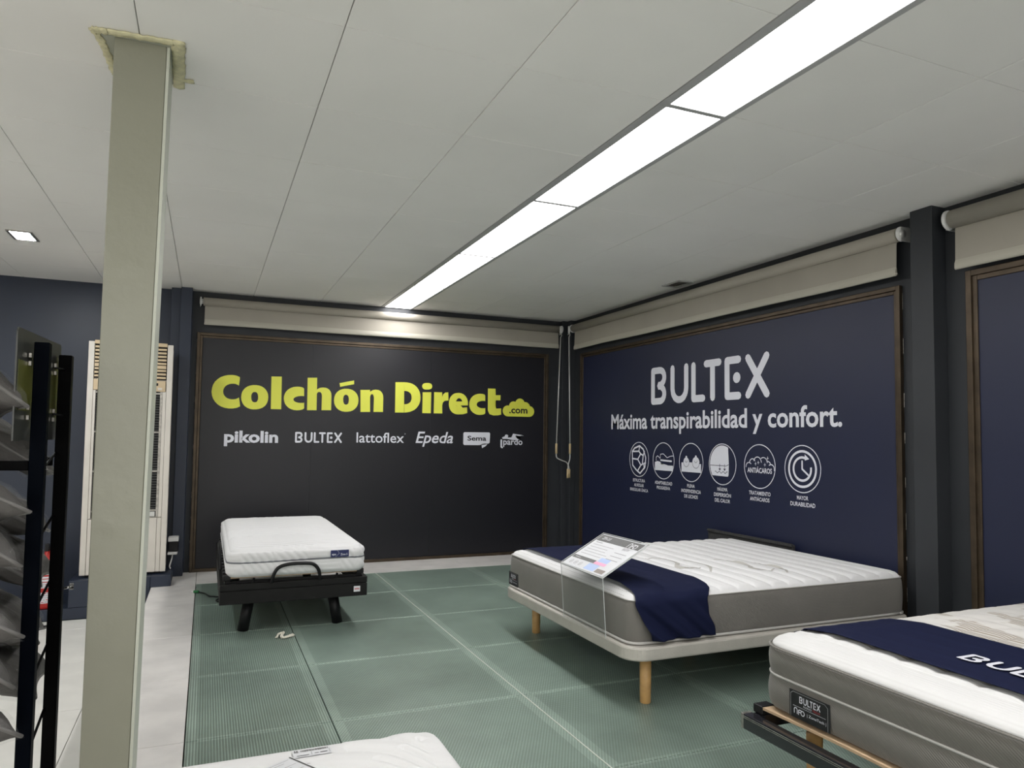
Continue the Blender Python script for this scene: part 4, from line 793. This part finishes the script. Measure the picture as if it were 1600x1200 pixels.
# ---------------------------------------------------------------- runners
def runner(name, rows, label, y_hi, y_lo, ztop, zbot, group, rise, th=0.004, yfar_drop=0.3, skin=0.009):
    """cloth laid across a bed: rows = [(s, xl, xr)], s the path length parameter 0..1 from far hem to near hem"""
    r = 0.05
    path = [(y_hi+0.012, ztop-yfar_drop), (y_hi+0.012, ztop-r)] + [(y_hi+0.012-r+r*math.cos(a), ztop-r+r*math.sin(a)) for a in [PI/2*k/6 for k in range(1, 7)]]
    n = 60
    for k in range(1, n):
        y = y_hi-0.04-(y_hi-y_lo-0.08)*k/n; d = min(y_hi-y, y-y_lo); path.append((y, ztop+rise*min(1, d/0.22)**0.6))
    path += [(y_lo-0.012+r-r*math.sin(a), ztop-r+r*math.cos(a)) for a in [PI/2*k/6 for k in range(0, 7)]]
    m = 24
    for k in range(1, m+1): path.append((y_lo-0.012, ztop-r-(ztop-r-zbot)*k/m))
    vs, fs = [], []; NU = 44; tot = len(path)-1
    for i, (y, z) in enumerate(path):
        s = i/tot
        for (s0, a0, b0), (s1, a1, b1) in zip(rows[:-1], rows[1:]):
            if s0 <= s <= s1: t = (s-s0)/(s1-s0); xl, xr = a0+(a1-a0)*t, b0+(b1-b0)*t; break
        for j in range(NU+1):
            u = j/NU; x = xl+(xr-xl)*u; side = y <= y_lo+0.0; drop = max(0, (ztop-z)/(ztop-zbot)) if side else 0
            dy = 0; dz = 0.0012*math.sin(x*60+y*4)
            if side:
                fold = (u*1.5-drop*0.75)*9; dy = -drop*(0.014*(1+math.sin(fold)) + 0.006*(1+math.sin(fold*2.3+1))) - 0.002
                dz = 0
            else:
                near = max(0, 1-(y-y_lo)/0.45); dz += 0.004*near*(math.sin((u*1.9-(y-y_lo)*2.2)*5)+0.6)
                dz = max(dz, 0.0) if True else dz
            vs.append((x, y+dy, z+dz+skin))
    for i in range(tot):
        for j in range(NU): a = i*(NU+1)+j; fs.append((a, a+1, a+NU+2, a+NU+1))
    o = obj(name, vs, fs, M['navy_cloth'], None, True)
    md = o.modifiers.new('thickness', 'SOLIDIFY'); md.thickness = 0.002; md.offset = 1
    return tag(o, label, 'bed runner', group)
runner('bed_runner', [(0, 2.04, 2.46), (0.08, 2.03, 2.46), (0.45, 2.005, 2.465), (0.62, 2.0, 2.46), (0.70, 1.965, 2.42), (0.745, 1.945, 2.375), (0.86, 1.985, 2.385), (1, 2.04, 2.412)],
       'plain navy bed runner draped over the foot of the mattress below the blue panel', MY1, MY0, 0.538, 0.314, 'navy bed runners', 0.020)
# price sign: bent clear acrylic with a printed card
sg = thing('sign_holder', (1.88, 3.44, 0.303), 'clear acrylic holder with printed price sheet, standing at the foot of the middle bed', 'sign')
ya, yb_ = 3.205, 3.672
P0 = Vector((1.892, 0, 0.3035)); P1 = Vector((1.872, 0, 0.602)); P2 = Vector((2.152, 0, 0.755))
def sheet(name, A, B, y0, y1, th, m, parent, n_up=None):
    d = (B-A).normalized(); n_ = Vector((-d.z, 0, d.x))*th
    vs = [(A.x, y0, A.z), (B.x, y0, B.z), (B.x, y1, B.z), (A.x, y1, A.z)]; vs += [(v[0]+n_.x, v[1], v[2]+n_.z) for v in vs]
    return obj(name, vs, [(0, 1, 2, 3), (7, 6, 5, 4), (0, 4, 5, 1), (1, 5, 6, 2), (2, 6, 7, 3), (3, 7, 4, 0)], m, parent)
sheet('upright_sheet', P0, P1, ya, yb_, 0.002, M['acrylic'], sg)
for y in (ya, yb_-0.002): sheet('polished_edge', P0, P1, y-0.0015, y+0.0015, 0.003, M['acrylic_edge'], sg)
tube('bend_line', [(P1.x, ya, P1.z), (P1.x, yb_, P1.z)], 0.0025, M['acrylic_edge'], sg, 8)
dd = (P2-P1).normalized(); nn = Vector((-dd.z, 0, dd.x))
sheet('front_pocket', P1+nn*0.007, P2+nn*0.007, ya, yb_, 0.0015, M['pocket'], sg)
sheet('back_pocket', P1, P2, ya, yb_, 0.002, M['acrylic_edge'], sg)
for y in (ya, yb_): tube('pocket_edge', [(P1+nn*0.008)+Vector((0, y, 0)), (P2+nn*0.008)+Vector((0, y, 0))], 0.0018, M['acrylic_edge'], sg, 6)
tube('pocket_edge', [(P2+nn*0.008)+Vector((0, ya, 0)), (P2+nn*0.008)+Vector((0, yb_, 0))], 0.0018, M['acrylic_edge'], sg, 6)
card = sheet('price_sheet', P1+nn*0.0045+dd*0.006, P2+nn*0.0045-dd*0.008, ya+0.012, yb_-0.012, 0.001, M['paper'], sg)
CO = P1+nn*0.0062+dd*0.006+Vector((0, yb_-0.012, 0)); CW = yb_-ya-0.024; CH = (P2-P1).length-0.014
def cf(polys, m, lift=0.0): flat('print', polys, m, card, CO, (0, -1, 0), dd, lift)
def ct(s, m, a, b, w_, h_, **k): text('print', s, m, card, CO+Vector((0, -a, 0))+dd*b, (0, -1, 0), dd, w_, h_, lift=0.0004, **k)
R4 = lambda a, b, c, d: [(a, b), (c, b), (c, d), (a, d)]
cf([R4(0.004, CH*0.80, CW-0.004, CH*0.985)], M['ink_grey'])
cf([R4(0.004, CH*0.215, CW*0.56, CH*0.30)], M['ink_grey'])
ct('ZEN 2.0', M['paper'], 0.04, CH*0.86, 0.085, 0.024, bold=0.01)
flat('print', scale2(nfo(0.085, 0.042), 1, 1), M['paper'], card, CO+Vector((0, -(CW-0.125), 0))+dd*(CH*0.81), (0, -1, 0), dd, 0.0004)
flat('print', scale2([p for L in bultex_logo() for p in L], 0.062/4.46, 0.018), M['ink_mid'], card, CO+Vector((0, -(CW-0.125), 0))+dd*(CH*0.715), (0, -1, 0), dd, 0.0004)
L_ = []
for k in range(5):
    z = CH*(0.68-0.075*k); L_.append(R4(0.03, z, 0.03+CW*random.uniform(0.42, 0.55), z+0.0035))
for k in range(3): z = CH*(0.60-0.10*k); L_.append(R4(CW*0.66, z, CW*0.92, z+0.005))
L_.append(R4(0.03, CH*0.745, 0.10, CH*0.765))
cf(L_, M['ink_mid'])
ct('Ventajas', M['paper'], 0.03, CH*0.235, 0.06, 0.012)
for k in range(3): cf(ring(0.055+0.05*k, CH*0.11, 0.014, 0.003, n=12) + ring(0.055+0.05*k, CH*0.11, 0.006, 0.003, n=8), M['ink_mid'])
cf([R4(CW*0.50, CH*0.03, CW*0.74, CH*0.20)], M['ink_blue']); cf([R4(CW*0.58, CH*0.29, CW*0.80, CH*0.40)], M['ink_blue'])
cf([R4(CW*0.56, CH*0.21, CW*0.82, CH*0.28)], M['ink_pink'], 0.0003); cf([R4(CW*0.76, CH*0.03, CW*0.95, CH*0.13)], M['ink_brown'], 0.0003)
# felt ledge between the mattress and the panel
fl = thing('felt_board', (3.872, 4.42, 0), 'dark felt-covered board standing behind the head of the middle bed', 'board')
bm = bmesh.new(); bbox(bm, 3.850, 3.878, 3.95, 4.885, 0.0, 0.572, 0.006); from_bm('board', bm, M['felt'], fl)
box('lip', 3.838, 3.862, 3.95, 4.885, 0.556, 0.580, M['felt'], fl, 0.006)

# ---------------------------------------------------------------- bed at the right edge
b3 = thing('slatted_bed', (2.87, 1.36, 0), 'black metal slatted base on round wooden legs, under the bed at the right edge', 'bed')
A3, B3, C3, D3 = 1.930, 3.83, 0.565, 2.165
box('end_rail', 1.862, 1.905, C3, D3-0.004, 0.245, 0.300, M['black_gloss'], b3, 0.004)
for z in (0.292, 0.286): box('rail_groove', 1.8608, 1.8625, C3, D3-0.004, z, z+0.0022, M['grey_metal'], b3)
box('rail_cap', 1.862, 1.905, D3-0.003, D3+0.010, 0.245, 0.301, M['grey_metal'], b3, 0.003)
box('end_rail', 3.79, 3.83, C3, D3, 0.245, 0.300, M['black_gloss'], b3, 0.004)
for y in (C3, 1.345, D3-0.04): box('side_rail', 1.905, 3.79, y, y+0.035, 0.250, 0.298, M['black_gloss'], b3, 0.003)
for k in range(14):
    x = 1.945+k*0.137; vs, fs = [], []
    for h0, h1 in ((C3+0.02, 1.355), (1.37, D3-0.025)):
        n = 10; b_ = len(vs)
        for i in range(n+1):
            t = i/n; y = h0+(h1-h0)*t; zz = 0.318+0.007*math.sin(PI*t)
            for dx, dz in ((-0.026, 0), (0.026, 0), (0.026, 0.009), (-0.026, 0.009)): vs.append((x+dx, y, zz+dz))
        for i in range(n):
            for q in range(4): a = b_+i*4+q; c = b_+i*4+(q+1) % 4; fs.append((a, c, c+4, a+4))
        fs.append((b_, b_+3, b_+2, b_+1)); fs.append((b_+n*4, b_+n*4+1, b_+n*4+2, b_+n*4+3))
    obj('slat', vs, fs, M['lath'], b3)
    for y in (C3+0.004, D3-0.044): box('slat_holder', x-0.032, x+0.032, y, y+0.046, 0.299, 0.331, M['black'], b3, 0.005)
for x, y in ((2.066, 2.02), (2.066, 0.71), (3.66, 2.02), (3.66, 0.71), (2.87, 1.36)): tube('leg', [(x, y, 0.0), (x, y, 0.004), (x, y, 0.251)], [0.0245, 0.027, 0.029], M['wood'], b3, 20)
m3 = thing('mattress', (2.88, 1.36, 0.336), 'grey-sided mattress with ribbed white border and beige patchwork top, at the right edge', 'mattress')
def h3(x, y):
    e = min(x-A3, D3-y)
    if x < 2.075: return -0.004*math.exp(-((x-2.07)/0.006)**2) + 0.0007*math.sin(x*380)
    g = 0.010*min(ridge(x-2.07, 0.115), ridge(y+0.03*math.sin(x*9), 0.13)) - 0.004
    if D3-y < 0.14: g *= 0.3
    return g
def s3(x, y, z):
    a = (z-0.336)/(0.565-0.336); g = 0.012*abs(math.sin(PI*(z-0.336)/0.122))**0.7 if z < 0.458 else 0.010*abs(math.sin(PI*(z-0.458)/0.115))**0.7
    return g-0.008
tp3, sd3 = mattress(m3, A3, B3, C3, D3, 0.336, 0.578, 0.11, 0.050, 0.028, h3, 150, 110, 0.556, M['quilt_line'], M['side_grey'], s3)
tube('piping', outline(A3, B3, C3, D3, 0.11, 0.459, -0.004), 0.005, M['piping_w'], m3, 8)
tube('seam', outline(A3, B3, C3, D3, 0.11, 0.557, -0.001), 0.0035, M['side_grey'], m3, 6)
# patchwork panel on the top, inside the border
def on3(x, y):
    d = min(x-A3, B3-x, y-C3, D3-y); return 0.578+0.028*min(1, d/0.22)**0.6+h3(x, y)+0.003
vs, fs = [], []; NXp, NYp = 110, 90
for i in range(NXp+1):
    for j in range(NYp+1):
        x = 2.12+(B3-0.05-2.12)*i/NXp; y = C3+0.05+(D3-0.10-C3-0.05+0.05)*j/NYp; vs.append((x, y, on3(x, y)))
for i in range(NXp):
    for j in range(NYp): a = i*(NYp+1)+j; fs.append((a, a+NYp+1, a+NYp+2, a+1))
obj('patchwork_panel', vs, fs, M['patch'], m3, True)
tube('border_piping', [(2.078, C3+0.1, on3(2.078, C3+0.1)+0.001)] + [(2.078, y, on3(2.078, y)+0.001) for y in [C3+0.1+0.05*k for k in range(29)]] + [(2.085, D3-0.09, on3(2.085, D3-0.09)), (2.12, D3-0.075, on3(2.12, D3-0.075)), (2.2, D3-0.070, on3(2.2, D3-0.07))], 0.006, M['piping_w'], m3, 8)
brand_tag('brand_tag', m3, 1.992, 1.812, 0.347, 0.440, 1.9235)
r3 = runner('bed_runner', [(0, 2.11, 2.55), (0.1, 2.10, 2.55), (0.9, 2.085, 2.55), (1, 2.085, 2.55)], 'navy bed runner with white letters, across the bed at the right edge', D3, C3, 0.583, 0.40, 'navy bed runners', 0.037, yfar_drop=0.2, skin=0.002)
lt = [p_ for L in bultex_logo() for p_ in L]
g3 = flat('lettering', scale2(lt, 0.42/4.46, 0.088), M['print_white'], None, (2.222, 1.590, 0.6278), (0, -1, 0), (1, 0, 0))
g3.parent = r3; g3.location = g3.location - r3.location

# ---------------------------------------------------------------- adjustable single bed, left
b1 = thing('slatted_bed', (0.585, 6.0, 0), 'black wooden adjustable single bed frame on slanted legs, in front of the black panel', 'bed')
bx0, bx1, by0, by1 = 0.108, 1.058, 5.03, 7.00
for y in (by0, by1-0.03):
    box('end_board', bx0, bx1, y, y+0.030, 0.296, 0.336, M['black_wood'], b1, 0.003)
    box('end_board', bx0, bx1, y, y+0.030, 0.207, 0.291, M['black_wood'], b1, 0.003)
box('backing', bx0+0.01, bx1-0.01, by0+0.012, by0+0.034, 0.215, 0.325, M['black'], b1)
for x in (bx0, bx1-0.028):
    box('side_board', x, x+0.028, by0+0.031, by1-0.031, 0.296, 0.336, M['black_wood'], b1, 0.003); box('side_board', x, x+0.028, by0+0.031, by1-0.031, 0.207, 0.291, M['black_wood'], b1, 0.003)
tagm = box('maker_label', 0.966, 1.010, by0-0.0015, by0, 0.236, 0.274, M['paper'], b1)
text('print', 'somo', M['ink_red'], tagm, (0.972, by0-0.002, 0.250), (1, 0, 0), (0, 0, 1), 0.032, 0.011, bold=0.03)
for x, y, dx in ((0.262, 5.18, -0.028), (0.885, 5.18, 0.028), (0.262, 6.80, -0.028), (0.885, 6.80, 0.028)):
    tube('leg', [(x-dx*1.3, y+0.01, 0.2065), (x, y, 0.0)], 0.036, M['black'], b1, 20)
box('inner_frame', bx0+0.03, bx1-0.03, by0+0.06, by0+0.09, 0.30, 0.345, M['black'], b1, 0.003)
for x in (0.14, 0.99): box('inner_rail', x, x+0.035, by0+0.05, by1-0.05, 0.335, 0.364, M['black'], b1, 0.003)
for k in range(15):
    y = by0+0.045+k*0.128
    box('slat', 0.165, 1.005, y, y+0.045, 0.366, 0.376, M['lath'], b1, 0.001)
    for x in (0.125, 0.992): box('slat_holder', x, x+0.048, y-0.006, y+0.051, 0.352, 0.386, M['black'], b1, 0.005)
for x in (0.30, 0.84): tube('hinge_arm', [(x, by0+0.05, 0.30), (x+0.02, by0+0.05, 0.362)], 0.008, M['black'], b1, 8)
tube('mattress_stop', bez([(0.425, 5.015, 0.337), (0.435, 5.0, 0.39), (0.465, 4.996, 0.436), (0.53, 4.992, 0.455), (0.62, 4.992, 0.456), (0.685, 4.996, 0.446), (0.722, 5.0, 0.405), (0.735, 5.015, 0.337)], 7), 0.0115, M['black'], b1, 12)
tube('side_stop', bez([(0.118, 5.45, 0.36), (0.112, 5.5, 0.45), (0.112, 5.6, 0.50), (0.112, 5.8, 0.50), (0.112, 5.9, 0.45), (0.118, 5.95, 0.36)], 6), 0.011, M['black'], b1, 10)
m1 = thing('mattress', (0.59, 6.0, 0.377), 'white diagonally quilted single mattress with grey piping, in front of the black panel', 'mattress')
E1, E2, E3, E4 = 0.150, 1.035, 5.020, 6.945
def h1(x, y):
    t = y + 0.045*math.sin(x*11) + (0.45*x if y > 6.0 or y < 5.6 else -0.15*x)
    return 0.016*groove(t, 0.068, 0.011) - 0.011
def s1(x, y, z):
    k = 0.006*abs(math.sin(PI*(z-0.39)/0.085))**0.6 if z < 0.475 else 0.006*abs(math.sin(PI*min(1, (z-0.475)/0.10)))**0.6
    q = int((x+5)*4.6) % 3; t = (x*0.9+z*0.7 if q == 0 else x*0.8+z*0.8+0.01 if q == 1 else z*1.0)
    return k + 0.008*groove(t, 0.030 if q == 2 else 0.044, 0.009)
mattress(m1, E1, E2, E3, E4, 0.377, 0.552, 0.075, 0.045, 0.016, h1, 120, 420, None, M['quilt'], None, s1)
wv = lambda x, y: 0.003*math.sin(x*7+y*3)
tube('piping', outline(E1, E2, E3, E4, 0.075, 0.476, 0.005, zf=wv), 0.0055, M['piping_g'], m1, 8)
t1 = box('brand_tag', 0.800, 0.922, E3-0.0178, E3-0.0160, 0.484, 0.530, M['navy_tag'], m1, 0.0005, 1)
text('print', 'epo', M['print_white'], t1, (0.808, E3-0.0185, 0.492), (1, 0, 0), (0, 0, 1), 0.028, 0.014, bold=0.02)
text('print', 'Zone S', M['print_white'], t1, (0.866, E3-0.0185, 0.494), (1, 0, 0), (0, 0, 1), 0.046, 0.014, bold=0.01)
flat('print', stroke([(0.032, 0.0), (0.058, 0.024), (0.044, 0.043)], 0.0012), M['print_white'], t1, (0.800, E3-0.0185, 0.485), (1, 0, 0), (0, 0, 1))
cbl = tube('power_cable', bez([(-0.02, 6.50, 0.010), (0.03, 6.42, 0.010), (0.06, 6.30, 0.012), (0.10, 6.28, 0.010), (0.14, 6.22, 0.012), (0.11, 6.12, 0.010), (0.18, 6.05, 0.010), (0.3, 6.1, 0.010)], 7), 0.0055, M['black'], None, 8)
tag(cbl, 'thin black cable with green plug on the glass floor left of the single bed', 'cable')
pg = tube('plug', [(-0.055, 6.52, 0.012), (-0.02, 6.50, 0.012)], 0.011, M['green_pl'], None, 10); pg.parent = cbl; pg.location -= cbl.location
pg = tube('plug_tip', [(-0.075, 6.525, 0.011), (-0.055, 6.52, 0.011)], 0.008, M['white_pl'], None, 8); pg.parent = cbl; pg.location -= cbl.location
# crumpled tissue on the glass
vs, fs = [], []
tube_into(vs, fs, bez([(0.455, 4.90, 0.010), (0.470, 4.945, 0.016), (0.50, 4.955, 0.022), (0.485, 4.91, 0.012), (0.50, 4.88, 0.010), (0.55, 4.90, 0.014), (0.56, 4.925, 0.010)], 4), [0.006+0.006*random.random() for _ in range(25)], 7, True, 0.6)
vs = [(v[0]+random.uniform(-.002, .002), v[1]+random.uniform(-.002, .002), max(0.0008, v[2]+random.uniform(-.002, .002))) for v in vs]
tag(obj('tissue_scrap', vs, fs, M['tissue'], None), 'small crumpled pale scrap on the glass floor in front of the single bed', 'scrap')

# ---------------------------------------------------------------- bed at the lower edge
b4 = thing('slatted_bed', (0.18, 1.04, 0), 'black slatted single base under the mattress cut off by the lower edge', 'bed')
G1, G2, G3, G4 = -0.27, 0.628, 0.10, 2.005
for y in (G3+0.02, G4-0.05): box('end_rail', G1+0.02, G2-0.02, y, y+0.03, 0.24, 0.29, M['black_gloss'], b4, 0.003)
for x in (G1+0.02, G2-0.05): box('side_rail', x, x+0.03, G3+0.051, G4-0.051, 0.24, 0.29, M['black_gloss'], b4, 0.003)
for k in range(12): box('slat', G1+0.03, G2-0.03, G3+0.07+k*0.15, G3+0.13+k*0.15, 0.2905, 0.3005, M['lath'], b4, 0.001)
for x, y in ((-0.19, 0.2), (0.55, 0.2), (-0.19, 1.9), (0.55, 1.9)): tube('leg', [(x, y, 0.0), (x, y, 0.241)], 0.026, M['wood'], b4, 18)
m4 = thing('mattress', (0.18, 1.05, 0.301), 'plain white wavy-quilted mattress cut off by the lower edge of the picture', 'mattress')
def h4(x, y):
    t = x*0.55+y*0.55+0.05*math.sin(x*9-y*3)
    return (0.010*groove(t, 0.034, 0.008) if (math.sin(x*5.5-y*8.5+0.6) > -0.1) else 0.012*groove(t, 0.068, 0.012)) - 0.009 if y < G4-0.11 or x > 0.36 else 0.0
mattress(m4, G1, G2, G3, G4, 0.301, 0.49, 0.07, 0.045, 0.013, h4, 150, 320, None, M['quilt'], None)
def on4(d=0): return 0.5035
LU, LV = (0.9999, 0.01, 0), (-0.01, 0.9999, 0)
lb4 = flat('barcode_label', [R4(0, 0, 0.094, 0.044)], M['paper'], m4, (0.227, 1.905, 0.5005), LU, LV)
bars = []; x = 0.020
while x < 0.088: w_ = random.uniform(0.0006, 0.0018); bars.append(R4(x, 0.028, x+w_, 0.039)); x += w_+random.uniform(0.0006, 0.0015)
bars += [R4(0.003, 0.028, 0.014, 0.032), R4(0.004, 0.034, 0.007, 0.040), R4(0.009, 0.034, 0.013, 0.039), R4(0.008, 0.006, 0.038, 0.009), R4(0.052, 0.010, 0.062, 0.013), R4(0.066, 0.010, 0.084, 0.014)]
flat('print', bars + stroke([(0.045, 0.026), (0.045, 0.004)], 0.0008) + stroke([(0.090, 0.026), (0.090, 0.006)], 0.0008), M['ink_grey'], lb4, (0.227, 1.905, 0.5009), LU, LV)
fy = thing('leaflet', (0.20, 1.82, 0.503), 'white printed leaflet lying on the mattress at the lower edge', 'leaflet')
UU = (0.52, -0.854, 0); VV = (0.854, 0.52, 0); FO = Vector((0.216, 1.906, 0.5036)) - Vector(VV)*0.15
flat('sheet', [R4(0, 0, 0.21, 0.155)], M['paper'], fy, FO, UU, VV)
pr_ = []
for k in range(16): pr_.append(R4(0.008+0.010*k, 0.02, 0.0095+0.010*k, 0.140-0.02*(k % 3)))
flat('print', pr_, M['ink_mid'], fy, FO, UU, VV, 0.0005)
flat('print', [R4(0.0, 0.1475, 0.21, 0.152)], M['ink_grey'], fy, FO, UU, VV, 0.0008)
flat('logo', [disc(0.0, 0.001, 0.004, 8), [(-0.012, -0.002), (0.012, -0.002), (0.0, 0.004)]], M['ink_red'], m4, (0.252, 1.871, 0.5008), LU, LV)
text('print', 'pardo', M['ink_grey'], m4, (0.243, 1.859, 0.5008), LU, LV, 0.018, 0.006)

# ---------------------------------------------------------------- pillow rack at the left edge
rk = thing('display_rack', (-0.85, 2.8, LOW), 'navy and black metal display rack holding bagged pillows at the left edge', 'rack')
def post(x, y, m, z1): box('post', x, x+0.041, y, y+0.041, LOW, z1, m, rk, 0.003)
post(-0.4985, 2.60, M['post_navy'], 1.586); post(-0.4925, 2.965, M['post_black'], 1.583)
post(-1.45, 2.60, M['post_navy'], 1.586); post(-1.45, 2.965, M['post_black'], 1.583)
for z in (0.02, 1.19):
    for y in (2.61, 2.975): box('cross_bar', -1.41, -0.50, y, y+0.02, z, z+0.03, M['post_black'], rk, 0.002)
zs = [1.11, 0.89, 0.665, 0.445, 0.225, 0.005]
for z in zs:     # tier rods between the posts, and the slanted trays
    for x in (-0.488, -1.435): tube('tier_rod', [(x, 2.62, z+0.05), (x, 2.985, z+0.13)], 0.0045, M['post_black'], rk, 8)
for (y, z) in ((2.975, 0.76), (2.60, 0.612)):
    pass
for (x, y, z) in ((-0.448, 3.012, 0.752), (-0.505, 3.02, 0.620)):
    c = tube('wing_bolt', [(x-0.004, y, z), (x+0.018, y, z+0.004)], 0.004, M['chrome'], rk, 8)
    for a in (0.5, -0.6, 2.4): box('wing', x+0.012, x+0.026, y-0.002, y+0.002, z+0.004*a-0.004, z+0.004*a+0.004+0.003, M['chrome'], rk, 0.001)
# sign board clipped to the top of the rack
sb = thing('sign_board', (-0.52, 2.75, 1.28), 'smoky grey and olive sign board clipped behind the tops of the rack posts', 'sign')
def vert_panel(name, y0, y1, z0, z1, m, x=-0.520, rc=0.018, th=0.004):
    pts = []
    for cy_, cz_, a in ((y1-rc, z1-rc, 0), (y0+rc, z1-rc, 90)):
        for k in range(7): t = math.radians(a+90*k/6); pts.append((cy_+rc*math.cos(t), cz_+rc*math.sin(t)))
    pts += [(y0, z0), (y1, z0)]
    n = len(pts); vs = [(x, a, b) for a, b in pts]+[(x-th, a, b) for a, b in pts]
    fs = [tuple(range(n)), tuple(range(2*n-1, n-1, -1))]+[(k, (k+1) % n+0, (k+1) % n+n, k+n) for k in range(n)]
    return obj(name, vs, fs, m, sb)
vert_panel('panel', 2.46, 3.05, 1.282, 1.620, M['smoke'])
op = box('olive_print', -0.5195, -0.5185, 2.475, 3.04, 1.372, 1.520, M['olive'], sb)
for y, z in ((2.58, 1.535), (2.58, 1.510), (2.93, 1.535), (2.93, 1.508), (2.58, 1.375), (2.58, 1.345), (2.93, 1.375), (2.93, 1.345)):
    box('clip', -0.518, -0.510, y, y+0.008, z, z+0.014, M['grey_metal'], sb, 0.001)
for y, z in ((2.64, 1.535), (2.94, 1.535), (2.94, 1.372)): tube('clip_arm', [(-0.516, y, z), (-0.488, y+0.03, z-0.006)], 0.004, M['black'], sb, 6)

for ch in sb.children:      # the board stands a little turned: its far end is nearer the posts
    for v in ch.data.vertices:
        q = v.co + WO[ch.name]; k = (q.y-2.46)/0.59; v.co.x += 0.008+0.013*k
        if q.z > 1.55: v.co.z += -0.007+0.013*k
def pillow_mesh(seed):
    rnd = random.Random(seed); n = 26; vs, fs = [], []
    ph = [rnd.uniform(0, 6) for _ in range(6)]
    def P(u, v, s):
        e = (1-abs(u)**5)*(1-abs(v)**5); pinch = 1-0.10*(1-abs(u)**2)*(abs(v)**6)-0.0
        x = 0.37*u*(1-0.07*(1-v*v)*abs(u)**5); y = 0.200*v*(1-0.10*(1-u*u)*abs(v)**5)
        z = s*(0.059*e**0.55) + 0.008*math.sin(5*u+ph[0]+3*v)*e**0.6 + 0.004*math.sin(11*v+ph[1]+4*u)*e**0.5 + 0.003*math.sin(19*u-9*v+ph[2])*e**0.5
        return (x, y, z)
    for s in (1, -1):
        b = len(vs)
        for i in range(n+1):
            for j in range(n+1): vs.append(P(-1+2*i/n, -1+2*j/n, s))
        for i in range(n):
            for j in range(n):
                a = b+i*(n+1)+j; q = (a, a+n+1, a+n+2, a+1); fs.append(q if s > 0 else q[::-1])
    edge = [P(-1+2*t/20, -1, 0) for t in range(21)]+[P(1, -1+2*t/14, 0) for t in range(1, 15)]+[P(1-2*t/20, 1, 0) for t in range(1, 21)]+[P(-1, 1-2*t/14, 0) for t in range(1, 15)]
    return vs, fs, edge
spots = [(-0.480, 1.382, 0.70, -14, 'topmost'), (-0.462, 1.079, 0.55, -18, 'second from the top'), (-0.477, 0.925, 0.66, -12, 'third from the top'), (-0.464, 0.726, 0.60, -18, 'fourth from the top'),
         (-0.481, 0.586, 0.70, -10, 'second from the bottom'), (-0.457, 0.449, 0.60, -18, 'lowest')]
back = [(-0.499, 1.176, 0.60, -6, 'topmost'), (-0.499, 0.975, 0.55, -8, 'second from the top'), (-0.499, 0.79, 0.60, -4, 'middle one'), (-0.499, 0.60, 0.58, -7, 'second from the bottom'), (-0.499, 0.42, 0.62, -4, 'lowest')]
spots = [q+(2.452, 'front') for q in spots]+[q+(2.875, 'back') for q in back]
for k, (xt, zt, tilt, rz, which, yt, rank) in enumerate(spots):
    g = bpy.data.objects.new('pillow', None); g.empty_display_size = 0.1; COL.objects.link(g)
    tag(g, 'bagged grey pillow, %s of the %s pile in the left rack' % (which, rank), 'pillow', 'bagged pillows in the display rack')
    # the right-hand end hangs at (xt, zt); the body slopes up to the left
    g.rotation_euler = (math.radians(rz), tilt, math.radians((15 if rank == 'front' else 1)+2*(k % 2)))
    R_ = g.rotation_euler.to_matrix(); tip = R_ @ Vector((0.368, -0.198, 0)); g.location = (xt-tip.x, yt-tip.y, zt-tip.z)
    vs, fs, edge = pillow_mesh(k)
    c = obj('cover', vs, fs, M['pillow'], g, True, local=True)
    vp, fp = [], []; tube_into(vp, fp, edge, 0.0055, 7); obj('piping', vp, fp, M['pipe_lt'], g, True, local=True)
    vb = [(x*1.02, y*1.03, z*1.06+0.004*(1 if z > 0 else -1)+0.006*math.sin(31*x+17*y+k)) for x, y, z in vs]
    obj('plastic_bag', vb, fs, M['plastic_film'], g, True, local=True)
